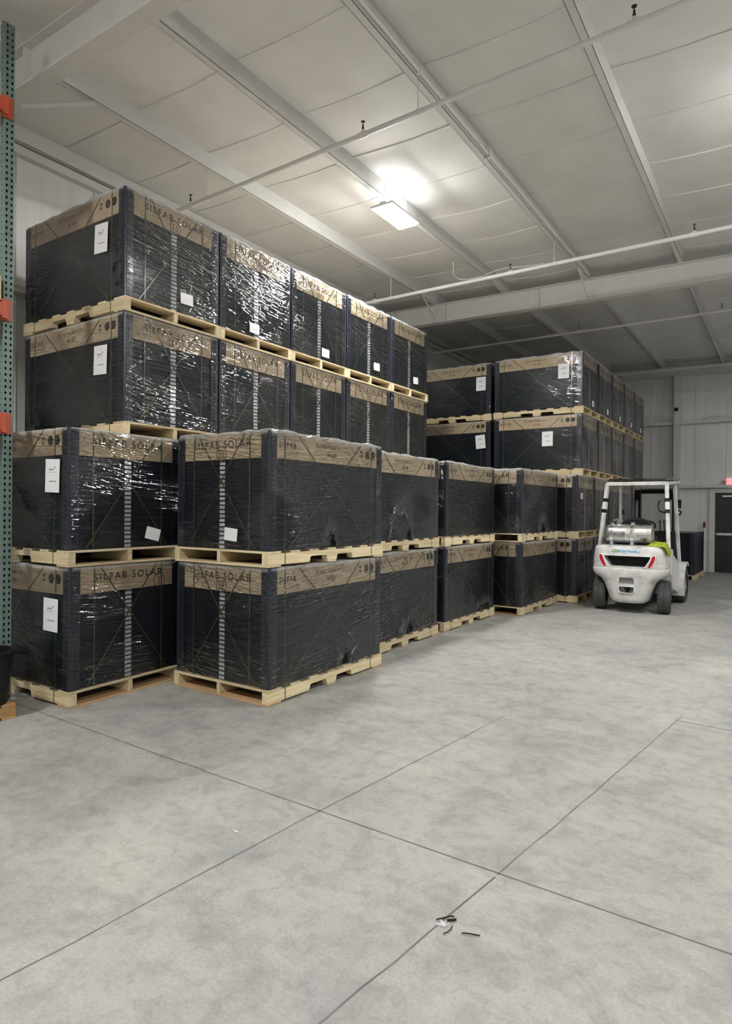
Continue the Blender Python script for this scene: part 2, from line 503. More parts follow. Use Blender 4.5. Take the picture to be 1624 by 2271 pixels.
def purlin_mesh(x):
    z = roof_z(x)
    b = MB()
    b.box(x, x + 0.072, Y_B, Y_F, z, z + 0.004)             # bottom flange
    b.box(x, x + 0.004, Y_B, Y_F, z, z + 0.018)             # lip
    b.box(x + 0.068, x + 0.072, Y_B, Y_F, z, z + 0.21)      # web
    b.box(x + 0.068, x + 0.135, Y_B, Y_F, z + 0.206, z + 0.21)
    return b.mesh('purlin', 'steel')
for x in PX:
    obj('purlin', purlin_mesh(x), ceiling)
# purlin laps (short doubled pieces near each rafter)
for x in PX[1:7]:
    for y in (3.11, 11.62):
        z = roof_z(x)
        obj('purlin_lap', MB().box(x + 0.073, x + 0.078, y + 0.14, y + 0.75, z + 0.01, z + 0.2).mesh('purlin_lap', 'steel'), ceiling)

def rafter(yc):
    b = MB()
    x0, x1 = X_L + 0.02, X_R
    def bar(ya, yb, dz0, dz1):
        b.prism([(x0, roof_z(x0) + dz0), (x1, roof_z(x1) + dz0), (x1, roof_z(x1) + dz1), (x0, roof_z(x0) + dz1)], ya, yb, 1)
    bar(yc - 0.08, yc + 0.08, -0.375, -0.360)
    bar(yc - 0.004, yc + 0.004, -0.360, -0.012)
    bar(yc - 0.08, yc + 0.08, -0.012, -0.001)
    me = b.mesh('rafter', 'steel')
    r = obj('rafter', me, ceiling)
    for x in [-7.0, -5.83, -3.9, 1.5]:
        z = roof_z(x)
        obj('stiffener', MB().box(x - 0.006, x + 0.006, yc - 0.075, yc - 0.005, z - 0.36, z - 0.013).mesh('stiffener', 'steel'), r)
    return r
rl = rafter(3.11); rr_ = rafter(11.62); rafter(-5.4)
def flybrace(x, y0, yc, parent):
    z = roof_z(x)
    obj('fly_brace', MB().beam((x + 0.06, y0, z + 0.02), (x + 0.06, yc - 0.07, z - 0.36), 0.035, 0.006).beam((x + 0.06, y0, z + 0.02), (x + 0.06, yc - 0.07, z - 0.36), 0.006, 0.035).mesh('fly_brace', 'steel'), parent)
for x in (PX[1], PX[3], PX[5]):
    flybrace(x, 10.95, 11.62, rr_)
flybrace(PX[3], 12.3, 11.78, rr_)
obj('fly_brace', MB().beam((-6.19, 3.20, 5.53), (-6.03, 3.88, 5.87), 0.05, 0.012).beam((-6.19, 3.20, 5.53), (-6.03, 3.88, 5.87), 0.012, 0.05).mesh('fly_brace', 'steel'), rl)

# --- walls
wall_left = obj('wall_left', MB().box(X_L - 0.2, X_L, Y_B - 0.2, Y_F + 0.2, 0, 6.25).mesh('wall_left', 'wallvinyl'), kind='structure')
wall_back = obj('wall_back', MB().box(X_L, X_R, Y_B - 0.2, Y_B, 0, 6.2).mesh('wall_back', 'wallvinyl'), kind='structure')
wall_right = obj('wall_right', MB().box(X_R, X_R + 0.2, Y_B - 0.2, Y_F + 0.2, 0, 6.2).mesh('wall_right', 'wallvinyl'), kind='structure')
wf = MB()
DX0, DX1, DZ = -1.70, -0.74, 2.22
wf.box(X_L, DX0 - 0.14, Y_F, Y_F + 0.2, 0, 6.2).box(DX1 + 0.14, X_R, Y_F, Y_F + 0.2, 0, 6.2).box(DX0 - 0.14, DX1 + 0.14, Y_F, Y_F + 0.2, DZ + 0.12, 6.2)
wall_far = obj('wall_far', wf.mesh('wall_far', 'wallvinyl'), kind='structure')
for o_, l_ in ((wall_left, 'white vinyl covered left warehouse wall'), (wall_back, 'white wall behind the viewer'), (wall_right, 'white wall on the open right side'), (wall_far, 'white insulated far wall with door')):
    o_['label'] = l_
def girt_left(z):
    b = MB().box(X_L + 0.0, X_L + 0.16, Y_B, Y_F, z, z + 0.006).box(X_L + 0.154, X_L + 0.16, Y_B, Y_F, z - 0.06, z + 0.006)
    obj('wall_girt', b.mesh('wall_girt', 'steel'), wall_left)
for z in (4.22, 2.39): girt_left(z)
obj('eave_strut', MB().box(X_L, X_L + 0.1, Y_B, Y_F, 5.80, 5.90).mesh('eave_strut', 'steel'), wall_left)
def column_left(y):
    b = MB().box(X_L + 0.16, X_L + 0.175, y - 0.09, y + 0.09, 0, 5.52).box(X_L + 0.40, X_L + 0.415, y - 0.09, y + 0.09, 0, 5.52).box(X_L + 0.17, X_L + 0.41, y - 0.004, y + 0.004, 0, 5.52)
    obj('frame_column', b.mesh('frame_column', 'steel'), wall_left)
for y in (3.11, 11.62): column_left(y)
# far wall framing: girts, column, head beam
for z in (4.20, 2.38):
    for xa, xb in ((X_L, -2.74), (-2.58, X_R)):
        b = MB().box(xa, xb, Y_F - 0.18, Y_F, z + 0.05, z + 0.056).box(xa, xb, Y_F - 0.186, Y_F - 0.18, z - 0.02, z + 0.056)
        obj('wall_girt', b.mesh('wall_girt', 'steel'), wall_far)
for x in (-2.66, 2.4, -6.0):
    b = MB().box(x - 0.08, x + 0.08, Y_F - 0.26, Y_F - 0.25, 0, 5.62).box(x - 0.004, x + 0.004, Y_F - 0.25, Y_F - 0.02, 0, 5.62).box(x - 0.08, x + 0.08, Y_F - 0.02, Y_F - 0.008, 0, 5.62)
    obj('wall_column', b.mesh('wall_column', 'steel'), wall_far)
x0, x1 = X_L, X_R
b = MB().prism([(x0, roof_z(x0) - 0.24), (x1, roof_z(x1) - 0.24), (x1, roof_z(x1) - 0.01), (x0, roof_z(x0) - 0.01)], Y_F - 0.28, Y_F - 0.265, 1)
b.prism([(x0, roof_z(x0) - 0.25), (x1, roof_z(x1) - 0.25), (x1, roof_z(x1) - 0.238), (x0, roof_z(x0) - 0.238)], Y_F - 0.34, Y_F - 0.2, 1)
obj('head_beam', b.mesh('head_beam', 'steel'), wall_far)
# vertical insulation seams on the far wall
for x in (-5.2, -4.1, -3.35, -2.2, -1.42, -0.4):
    obj('wall_seam', MB().box(x - 0.006, x + 0.006, Y_F - 0.012, Y_F, 2.42, 5.6).mesh('wall_seam', 'wallvinyl'), wall_far)
for y in (3.9, 4.9, 5.9):
    obj('wall_seam', MB().box(X_L, X_L + 0.012, y - 0.006, y + 0.006, 0.3, 5.8).mesh('wall_seam', 'wallvinyl'), wall_left)

# door
door = obj('door_1', MB().box(DX0 + 0.005, DX1 - 0.005, Y_F + 0.03, Y_F + 0.075, 0.01, DZ - 0.005).mesh('door_1', 'door', bevel=0.004), kind='structure')
door['label'] = 'black metal exit door with push bar'
fr = MB().box(DX0 - 0.14, DX0, Y_F - 0.06, Y_F + 0.14, 0, DZ + 0.12).box(DX1, DX1 + 0.14, Y_F - 0.06, Y_F + 0.14, 0, DZ + 0.12).box(DX0, DX1, Y_F - 0.06, Y_F + 0.14, DZ, DZ + 0.12)
obj('door_frame', fr.mesh('door_frame', 'steel', bevel=0.006), door)
obj('push_bar', MB().box(DX0 + 0.03, DX1 - 0.06, Y_F - 0.045, Y_F - 0.01, 1.03, 1.10).box(DX0 + 0.06, DX0 + 0.1, Y_F - 0.02, Y_F + 0.03, 1.03, 1.1).box(DX1 - 0.12, DX1 - 0.08, Y_F - 0.02, Y_F + 0.03, 1.03, 1.1).mesh('push_bar', 'alu', bevel=0.006), door)
obj('door_closer', MB().box(-1.52, -1.2, Y_F - 0.03, Y_F + 0.03, 2.10, 2.15).beam((-1.25, Y_F - 0.02, 2.16), (-1.0, Y_F - 0.2, 2.2), 0.02, 0.012).mesh('door_closer', 'alu', bevel=0.004), door)

# ================================================================== PALLET LOADS
T = 1.17                # height of one tier
HX, HY = 0.593, 0.89     # half pallet
NP = 26
Z0 = 0.138
PITCH = (1.155 - Z0) / NP

# ---- shared meshes
def stringer_mesh(th):
    z0, z1 = 0.019, 0.116
    n = []
    for a, b_ in ((-0.335, -0.07), (0.07, 0.335)):
        n += [(a, z0), (a + 0.012, z0 + 0.045), (a + 0.03, z0 + 0.052), (b_ - 0.03, z0 + 0.052), (b_ - 0.012, z0 + 0.045), (b_, z0)]
    poly = [(-HY, z0)] + n + [(HY, z0), (HY, z1), (-HY, z1)]
    v = []; b = MB()
    b.prism(poly, -th / 2, th / 2, 0)
    return b.mesh('stringer', 'wood_y')
ST_W, ST_N = stringer_mesh(0.066), stringer_mesh(0.042)
def board_mesh(w, th):
    return MB().box(-HX, HX, -w / 2, w / 2, 0, th).mesh('board', 'wood_x', bevel=0.002, seg=1)
DK_W, DK_N = board_mesh(0.17, 0.019), board_mesh(0.13, 0.018)
BB_W = board_mesh(0.17, 0.019); BB_W.materials[0] = M['basewood']
PANEL = MB().box(-0.565, 0.565, -0.85, 0.85, 0, 0.0382).mesh('panel', 'frame', bevel=0.002, seg=1)
ps = MB()
for i in range(NP):
    ps.box(-0.565, 0.565, -0.85, 0.85, Z0 + i * PITCH, Z0 + i * PITCH + 0.0382)
PANEL_STACK = ps.mesh('panel_stack', 'frame')
STICK = MB().box(-0.033, 0.033, -0.8512, -0.8500, 0.004, 0.031).mesh('sticker', 'sticker')
sc_ = MB()
for i in range(NP - 5):
    sc_.box(-0.033, 0.033, -0.8512, -0.8500, Z0 + i * PITCH + 0.004, Z0 + i * PITCH + 0.031)
STICK_COL = sc_.mesh('sticker_column', 'sticker')

def post_mesh():
    # L-shaped corner spacer stack, outer corner at (+0.585, +0.87)
    b = MB()
    x1, y1 = 0.583, 0.868
    b.box(x1 - 0.012, x1, y1 - 0.095, y1, Z0, 1.162)
    b.box(x1 - 0.095, x1 - 0.012, y1 - 0.012, y1, Z0, 1.162)
    for i in range(NP):
        z = Z0 + i * PITCH
        for yy in (y1 - 0.028, y1 - 0.052):
            b.box(x1, x1 + 0.0045, yy - 0.008, yy + 0.008, z + 0.008, z + 0.028)
        for xx in (x1 - 0.028, x1 - 0.052):
            b.box(xx - 0.008, xx + 0.008, y1, y1 + 0.0045, z + 0.008, z + 0.028)
        b.box(x1 - 0.098, x1 + 0.002, y1 - 0.098, y1 + 0.002, z, z + 0.003) if i % 2 == 0 else None
    return b
_pb = post_mesh()
def mirrored(b, sx, sy, name, m):
    c = MB(); c.v = [(x * sx, y * sy, z) for x, y, z in b.v]; c.f = list(b.f)
    return c.mesh(name, m)
POSTS = [mirrored(_pb, sx, sy, 'corner_post', 'post') for sx in (1, -1) for sy in (1, -1)]

CZ0 = 0.933
def carton_mesh():
    b = MB()
    b.box(-0.485, 0.485, -0.865, -0.855, CZ0, 1.158).box(-0.485, 0.485, 0.855, 0.865, CZ0, 1.158)
    b.box(0.570, 0.580, -0.772, 0.772, CZ0, 1.158).box(-0.580, -0.570, -0.772, 0.772, CZ0, 1.158)
    b.box(-0.57, 0.57, -0.856, 0.856, 1.1525, 1.160)
    return b.mesh('carton_cap', 'card')
CARTON = carton_mesh()

def strap_meshes():
    out = []
    w = 0.006
    yf, xf = 0.868, 0.583
    for x in (-0.355, 0.355):         # loops over the long direction
        b = MB()
        for s in (-1, 1):
            b.box(x - w, x + w, s * yf - 0.001, s * yf + 0.001, 0.136, 1.164)
        b.box(x - w, x + w, -yf, yf, 1.1625, 1.164)
        out.append(b.mesh('strap', 'strap'))
    for y in (-0.67, 0.67):
        b = MB()
        for s in (-1, 1):
            b.box(s * xf - 0.001, s * xf + 0.001, y - w, y + w, 0.13, 1.164)
            b.box(s * 0.5934 - 0.0006, s * 0.5934 + 0.0006, y - w, y + w, 0.018, 0.14)
        b.box(-xf, xf, y - w, y + w, 1.1625, 1.164)
        out.append(b.mesh('strap', 'strap'))
    def diag(face, s, a0, a1):
        b = MB(); n = 1
        d = yf - 0.0005 if face == 'y' else xf - 0.0005
        p, q = (a0, 1.16), (a1, 0.15)
        l = math.hypot(q[0] - p[0], q[1] - p[1]); nx, nz = -(q[1] - p[1]) / l * w, (q[0] - p[0]) / l * w
        poly = [(p[0] - nx, p[1] - nz), (p[0] + nx, p[1] + nz), (q[0] + nx, q[1] + nz), (q[0] - nx, q[1] - nz)]
        b.prism(poly, s * d - 0.0008, s * d + 0.0008, 1 if face == 'y' else 0)
        return b.mesh('diagonal_strap', 'strap')
    out += [diag('y', -1, -0.30, 0.42), diag('y', -1, 0.30, -0.42)]
    for s in (1, -1):
        out += [diag('x', s, -0.50, 0.62), diag('x', s, 0.50, -0.62)]
    return out
STRAPS = strap_meshes()

def film_mesh(seed, hole=None, rim=0.0):
    # film wrapped round the four sides and folded over the top rim
    fx, fy = 0.5885, 0.8745
    rc = 0.03
    path = []                      # (x, y, nx, ny)
    def side(a, b_, n, k):
        for i in range(k):
            t = i / k
            path.append((a[0] + (b_[0] - a[0]) * t, a[1] + (b_[1] - a[1]) * t, n[0], n[1]))
    KL, KS = 64, 44
    side((fx, -fy + rc), (fx, fy - rc), (1, 0), KL)
    side((fx, fy - rc), (fx - rc, fy), (0.7, 0.7), 3)
    side((fx - rc, fy), (-fx + rc, fy), (0, 1), KS)
    side((-fx + rc, fy), (-fx, fy - rc), (-0.7, 0.7), 3)
    side((-fx, fy - rc), (-fx, -fy + rc), (-1, 0), KL)
    side((-fx, -fy + rc), (-fx + rc, -fy), (-0.7, -0.7), 3)
    side((-fx + rc, -fy), (fx - rc, -fy), (0, -1), KS)
    side((fx - rc, -fy), (fx, -fy + rc), (0.7, -0.7), 3)
    n = len(path)
    NZ = 44
    zs = [0.125 + (1.150 - 0.125) * j / NZ for j in range(NZ + 1)]
    v = []; s_acc = []
    acc = 0.0
    for i, p in enumerate(path):
        s_acc.append(acc)
        q = path[(i + 1) % n]; acc += math.hypot(q[0] - p[0], q[1] - p[1])
    per = acc
    for j, z in enumerate(zs):
        for i, (x, y, nx, ny) in enumerate(path):
            s = s_acc[i] / per * 2 * PI
            c = Vector((math.cos(s) * 1.0, math.sin(s) * 1.0, 0))
            base = noise.noise(Vector((c.x * 5 + seed, c.y * 5, z * 16 + 0.35 * s_acc[i] * 12)))
            fine = noise.noise(Vector((c.x * 14 + seed, c.y * 14, z * 40)))
            amp = 0.0042 + 0.003 * max(0, (z - 0.9) / 0.25)
            corner = abs(nx * ny) > 0.1
            d = max(-0.002, amp * base + 0.0022 * fine) * (0.25 if corner else 1.0)
            d = min(d, 0.005)
            if hole and nx == hole[0]:
                r = math.hypot((y - hole[1]) / 1.5, (z - 0.14))
                d += 0.016 * math.exp(-(r / 0.17) ** 2) * (0.5 + noise.noise(Vector((y * 14, z * 14, seed))))
            d = max(-0.002, min(d, 0.0145))
            zz = z
            if j == 0:
                zz += 0.02 * noise.noise(Vector((c.x * 9, c.y * 9, seed)))
            v.append((x + nx * d, y + ny * d, zz))
    f = []
    for j in range(NZ):
        for i in range(n):
            i2 = (i + 1) % n
            if hole and path[i][2] == hole[0]:
                y = path[i][1]; z = (zs[j] + zs[j + 1]) / 2
                w = hole[2] * (0.75 + 0.5 * noise.noise(Vector((y * 11, z * 20, seed))))
                if abs(y - hole[1] - 0.25 * (z - 0.14)) < w * (1 - ((z - 0.13) / hole[3])) and z < 0.13 + hole[3]:
                    continue
            f.append((j * n + i, j * n + i2, (j + 1) * n + i2, (j + 1) * n + i))
    # rim folded over the top
    last = NZ * n
    prev = last
    for k, (ins, dz) in enumerate(((0.006, 0.012), (0.03, 0.0155), (0.09, 0.0165), (0.17, 0.0165))):
        st = len(v)
        for i, (x, y, nx, ny) in enumerate(path):
            kx = 1 - ins / fx; ky = 1 - ins / fy
            w = 0.4 * ins * noise.noise(Vector((x * 6, y * 6, seed + k)))
            up = rim * (0.012 + 0.022 * noise.noise(Vector((x * 7, y * 7, seed)))) * (1.0, 1.0, 0.6, 0.2)[k]
            v.append((x * kx - nx * w, y * ky - ny * w, 1.150 + dz + max(0, up) + 0.002 * noise.noise(Vector((x * 20, y * 20, seed)))))
        for i in range(n):
            i2 = (i + 1) % n
            f.append((prev + i, prev + i2, st + i2, st + i))
        prev = st
    return MB().add(v, f).mesh('stretch_film', 'film', smooth=True)
FILMS = [film_mesh(s) for s in (1.3, 8.1, 15.7)]
FILM_R = [film_mesh(s, None, 1.0) for s in (41.3, 48.1, 55.7)]
FILM_T = [film_mesh(21.2, (1, -0.03, 0.09, 0.15), 1.0), film_mesh(29.2, (1, 0.08, 0.16, 0.17)), film_mesh(35.2, (1, 0.20, 0.10, 0.14)), film_mesh(29.2, (1, 0.08, 0.16, 0.17), 1.0)]

def bunched_mat():
    m = bpy.data.materials.new('bunched_film')
    t, N, L, P = nt(m); N.remove(P)
    out = [n for n in N if n.type == 'OUTPUT_MATERIAL'][0]
    tr = N.new('ShaderNodeBsdfTransparent'); gl = N.new('ShaderNodeBsdfGlossy'); gl.inputs['Roughness'].default_value = 0.10
    df = N.new('ShaderNodeBsdfDiffuse'); df.inputs[0].default_value = (0.85, 0.86, 0.88, 1)
    fr = N.new('ShaderNodeFresnel'); fr.inputs['IOR'].default_value = 1.6
    a = N.new('ShaderNodeMixShader'); a.inputs[0].default_value = 0.05
    L.new(tr.outputs[0], a.inputs[1]); L.new(df.outputs[0], a.inputs[2])
    b = N.new('ShaderNodeMixShader'); L.new(fr.outputs[0], b.inputs[0]); L.new(a.outputs[0], b.inputs[1]); L.new(gl.outputs[0], b.inputs[2])
    L.new(b.outputs[0], out.inputs['Surface'])
    return m
M['bunched'] = bunched_mat()
def tear_mesh(hy, w, h, seed, lean=0.0):
    # crumpled lip of film round a tear at the foot of the long side, with folds pulled away from it
    b = MB()
    K, J = 60, 16
    v = []
    for i in range(K + 1):
        a = PI * i / K
        for j in range(J + 1):
            t = j / J
            g = 1.0 + (0.30 + 0.28 * noise.noise(Vector((a * 1.6, seed, 0)))) * t
            y = hy + math.cos(a) * w * g * (1 + 0.25 * noise.noise(Vector((a * 2, t, seed)))) + lean * math.sin(a)
            z = 0.142 + math.sin(a) * h * g * (1 + 0.30 * noise.noise(Vector((a * 2.2, t + 4, seed))))
            x = 0.594 + 0.016 * math.sin(PI * min(1, t * 1.15)) * (0.6 + 0.9 * noise.noise(Vector((a * 5, t * 5, seed)))) + 0.013 * noise.noise(Vector((a * 19, t * 9, seed)))
            v.append((max(0.5905, x), y, z))
    n = J + 1
    b.add(v, [(i * n + j, i * n + j + 1, (i + 1) * n + j + 1, (i + 1) * n + j) for i in range(K) for j in range(J)])
    rnd = random.Random(int(seed * 10))
    for q in range(26):
        a = rnd.uniform(0.25, PI - 0.25)
        p = Vector((hy + math.cos(a) * w * 1.2 + lean * math.sin(a), 0.142 + math.sin(a) * h * 1.2))
        d = Vector((math.cos(a) * 0.8 + 0.5, math.sin(a) + 0.15)).normalized()
        l = rnd.uniform(0.06, 0.22); wd = rnd.uniform(0.003, 0.009)
        nrm = Vector((-d.y, d.x)) * wd
        e = p + d * l
        b.add([(0.592, p.x - nrm.x, p.y - nrm.y), (0.600, p.x, p.y), (0.592, p.x + nrm.x, p.y + nrm.y), (0.5905, e.x, e.y)], [(0, 1, 3), (1, 2, 3)])
    return b.mesh('film_tear', 'bunched', smooth=True)
TEARS = [tear_mesh(-0.03, 0.09, 0.13, 3.1), tear_mesh(0.08, 0.19, 0.16, 7.7, 0.05), tear_mesh(0.20, 0.10, 0.13, 12.4, 0.04), tear_mesh(-0.10, 0.24, 0.30, 17.9, -0.04), tear_mesh(0.42, 0.26, 0.10, 23.3, 0.05)]

# ---- print on the cartons
TXT_SHORT = text_mesh('SILFAB SOLAR', 0.092, 'ink', 1.30, 0.0010, 'CENTER')
TXT_LOGO = text_mesh('SILFAB', 0.066, 'ink', 1.2, 0.0010)
TXT_LOGO2 = text_mesh('SOLAR', 0.030, 'ink', 1.75, 0.0006)
TXT_MID = text_mesh('SILFAB PRIME NTC', 0.052, 'faint', 1.08, 0.0006, 'CENTER')
TXT_QD = text_mesh('SIL QD', 0.044, 'ink', 1.05, 0.0010, 'CENTER')
ic = MB()
def disc(b, cx, cy, rx, ry, n=20):
    st = [(cx + rx * math.cos(2 * PI * k / n), cy + ry * math.sin(2 * PI * k / n), 0) for k in range(n)]
    b.add(st, [tuple(range(n))])
ICON_DISC = (lambda b: (disc(b, 0, 0, 0.040, 0.043), b)[1])(MB()).mesh('handling_icon', 'ink')
ICON_STACK = MB().add([(-.03, .02, 0), (0, .045, 0), (.03, .02, 0), (0, .002, 0)], [(0, 1, 2, 3)]).add([(-.022, -.03, 0), (.022, -.03, 0), (.022, -.008, 0), (-.022, -.008, 0)], [(0, 1, 2, 3)]).mesh('handling_icon', 'faint')

STROKES = {
    '0': [[(.5, 1), (.15, .75), (.15, .25), (.5, 0), (.85, .25), (.85, .75), (.5, 1)]],
    '1': [[(.3, .8), (.55, 1), (.5, 0)]],
    '2': [[(.1, .8), (.4, 1), (.8, .8), (.6, .45), (.1, 0), (.95, .05)]],
    '3': [[(.1, .95), (.7, .95), (.4, .55), (.85, .35), (.6, .02), (.1, .08)]],
    '4': [[(.6, 0), (.65, 1), (.1, .35), (.95, .35)]],
    '6': [[(.75, 1), (.25, .55), (.2, .15), (.55, 0), (.8, .25), (.5, .5), (.2, .3)]],
    '9': [[(.75, .7), (.45, .55), (.2, .75), (.5, 1), (.78, .8), (.7, 0)]],
}
def number_mesh(s):
    b = MB()
    def ribbon(pts, w):
        L_, R_ = [], []
        for i, p in enumerate(pts):
            a = pts[max(0, i - 1)]; c = pts[min(len(pts) - 1, i + 1)]
            d = Vector((c[0] - a[0], c[1] - a[1]))
            if d.length < 1e-6: d = Vector((1, 0))
            d.normalize()
            L_.append((p[0] - d.y * w, p[1] + d.x * w, 0)); R_.append((p[0] + d.y * w, p[1] - d.x * w, 0))
        n = len(pts)
        b.add(L_ + R_, [(i, n + i, n + i + 1, i + 1) for i in range(n - 1)])
    ribbon([(0.062 * math.cos(a), 0.066 * math.sin(a)) for a in [0.35 + 2 * PI * k / 26 * 1.02 for k in range(27)]], 0.0036)
    wch = 0.042
    for k, ch in enumerate(s):
        ox = (k - len(s) / 2) * wch
        for st in STROKES.get(ch, []):
            ribbon([(ox + p[0] * 0.036, -0.036 + p[1] * 0.07) for p in st], 0.0045)
    return b.mesh('marker_number', 'marker')
NUMS = {}
def num(s):
    if s not in NUMS: NUMS[s] = number_mesh(s)
    return NUMS[s]

def sheet_mesh():
    return MB().box(-0.105, 0.105, -0.14, 0.14, 0, 0.0006).mesh('shipping_sheet', 'paper')
SHEET = sheet_mesh()
SHEET_P = [MB().box(*q, 0.0007, 0.0009).mesh('printed_line', 'greytext') for q in ((-0.05, 0.02, 0.045, 0.06), (-0.05, 0.05, 0.028, 0.032), (-0.045, 0.06, -0.052, -0.042), (0.025, 0.04, 0.06, 0.08))]
SLABEL = MB().box(-0.08, 0.08, -0.056, 0.056, 0, 0.0006).mesh('small_label', 'paper')
SLABEL_P = MB().box(-0.06, 0.06, -0.012, -0.004, 0.0007, 0.0009).mesh('printed_line', 'sticker')

FRONT = (R(90), 0, 0)          # text standing on local -Y face
SIDE_P = (R(90), 0, R(90))     # on local +X face
SIDE_N = (R(90), 0, R(-90))    # on local -X face

def load(loc, rz, label, near=False, number='', film=None, sheet=None, slabel=None, faces=('front', 'plus', 'minus'), bare=False, group='wrapped panel pallets', tilt=0.0, text=True, numx=0.0, tear=None):
    t = empty('panel_pallet', loc, label, 'pallet load', rz, group)
    # wooden pallet
    for x, me in ((-0.560, ST_W), (0, ST_N), (0.560, ST_W)):
        obj('stringer', me, t, (x, 0, 0))
    for y, me in ((-HY + 0.085, DK_W), (-0.53, DK_N), (-0.265, DK_N), (0, DK_N), (0.265, DK_N), (0.53, DK_N), (HY - 0.085, DK_W)):
        obj('deck_board', me, t, (0, y, 0.1165))
    bw = BB_W if loc[2] < 0.1 else DK_W
    for y, me in ((-HY + 0.085, bw), (0, DK_N), (HY - 0.085, bw)):
        obj('base_board', me, t, (0, y, 0.0))
    # panels
    if near:
        for i in range(NP):
            p = obj('panel', PANEL, t, (random.uniform(-.0015, .0015), random.uniform(-.0015, .0015), Z0 + i * PITCH))
            if i < NP - 5: obj('sticker', STICK, p)
    else:
        obj('panel_stack', PANEL_STACK, t, kind='stuff')
        if not bare: obj('sticker_column', STICK_COL, t)
    for me in POSTS: obj('corner_post', me, t)
    if not bare:
        c = obj('carton_cap', CARTON, t)
        if text:
            if 'front' in faces:
                obj('lettering', TXT_SHORT, c, (0, -0.8656, 1.035), FRONT)
                if number: obj('marker_number', num(number), c, (0.0 + numx, -0.8662, 0.983), FRONT)
            for f, rot, s in (('plus', SIDE_P, 1), ('minus', SIDE_N, -1)):
                if f in faces:
                    xx = s * 0.5806
                    obj('lettering', TXT_LOGO, c, (xx, s * -0.745, 1.03), rot)
                    obj('lettering', TXT_LOGO2, c, (xx, s * -0.62, 0.985), rot)
                    obj('lettering', TXT_MID, c, (xx, s * -0.02, 1.065), rot)
                    obj('lettering', TXT_QD, c, (xx, s * 0.0, 0.998), rot)
                    obj('handling_icon', ICON_DISC, c, (xx, s * 0.70, 1.06), rot)
                    obj('handling_icon', ICON_DISC, c, (xx, s * 0.60, 1.06), rot)
                    obj('handling_icon', ICON_STACK, c, (xx, s * 0.49, 1.06), rot)
        for me in STRAPS[:6]: obj(me.name.split('.')[0], me, t)
        if 'plus' in faces:
            for me in STRAPS[6:8]: obj('diagonal_strap', me, t)
        if 'minus' in faces:
            for me in STRAPS[8:10]: obj('diagonal_strap', me, t)
    else:
        obj('lid', MB().box(-0.57, 0.57, -0.856, 0.856, 1.1525, 1.160).mesh('lid', 'post'), t)
    if film is not None: obj('stretch_film', film, t)
    if tear is not None: obj('film_tear', TEARS[tear], t)
    if sheet:
        y, z, a = sheet
        p = obj('shipping_sheet', SHEET, t, (-0.5975, y, z), (R(90), 0, R(-90)))
        p.rotation_euler = (Matrix.Rotation(R(-90), 3, 'Z') @ Matrix.Rotation(R(90), 3, 'X') @ Matrix.Rotation(R(a), 3, 'Z')).to_euler()
        for q in SHEET_P: obj('printed_line', q, p)
    if slabel:
        x, z, a = slabel
        p = obj('small_label', SLABEL, t, (x, -0.8835, z))
        p.rotation_euler = (Matrix.Rotation(R(90), 3, 'X') @ Matrix.Rotation(R(a), 3, 'Z')).to_euler()
        obj('printed_line', SLABEL_P, p)
    return t

F3 = FILMS; FT = FILM_T; FR = FILM_R
# front row (long side to the aisle, sticker end towards the viewer)
G1 = 'front row of wrapped panel pallets'
load((-4.205, 4.835, 0), 0, 'lower pallet of the nearest front stack, circled 32 on its carton', True, '32', FT[2], faces=('front', 'plus'), group=G1, tear=2)
load((-4.205, 4.835, T), R(-0.6), 'upper pallet of the nearest front stack, circled 21 and small white label', True, '21', FT[0], slabel=(0.145, 0.27, -5), faces=('front', 'plus'), group=G1, tear=0)
load((-4.475, 6.69, 0), R(0.4), 'lower pallet of the second front stack, crumpled torn film at its foot', False, '', FT[1], faces=('plus',), group=G1, tear=1)
load((-4.475, 6.69, T), R(-0.2), 'upper pallet of the second front stack, flap of loose film near its base', False, '', FT[3], faces=('plus',), group=G1, tear=3)
load((-4.47, 8.62, 0), 0, 'lower pallet of the third front stack, torn film at its right foot', False, '', FT[2], faces=('front', 'plus'), group=G1, tear=4)
load((-4.47, 8.62, T), R(0.4), 'upper pallet of the third front stack, smooth film on its aisle side', False, '', FR[0], faces=('front', 'plus'), group=G1)
load((-4.07, 10.56, 0), R(-1.2), 'lower pallet of the fourth front stack, set forward nearest the forklift', False, '', F3[1], faces=('front', 'plus'), group=G1)
load((-4.07, 10.56, T), R(-1.0), 'upper pallet of the fourth front stack, small white label low on its end', False, '', FT[3], slabel=(-0.30, 0.27, 0), faces=('front', 'plus'), group=G1, tear=1)
# pair beside the rack (sticker end to the aisle)
G2 = 'wall row of wrapped panel pallets'
W = R(90)
load((-5.81, 3.535, 0), W + R(1.5), 'lower pallet beside the green rack, circled 2 right of its lettering', True, '2', F3[0], sheet=(-0.62, 0.755, -1), faces=('front', 'minus'), group=G2, numx=0.33)
load((-5.81, 3.535, T), W + R(0.6), 'upper pallet beside the green rack, shiny wrinkled film and tilted small label', True, '', F3[1], sheet=(-0.66, 0.76, -2), slabel=(0.25, 0.255, -14), faces=('front', 'minus'), group=G2)
# hidden lower part of the wall row, carrying the upper tiers
for k in range(1, 6):
    for j in range(2):
        load((-5.99, 3.535 + 1.215 * k + 0.02, j * T), W, 'wrapped panel pallet in the lower wall row hidden behind the front stacks', False, '', F3[k % 3], faces=(), group='hidden lower wall row pallets', text=False)
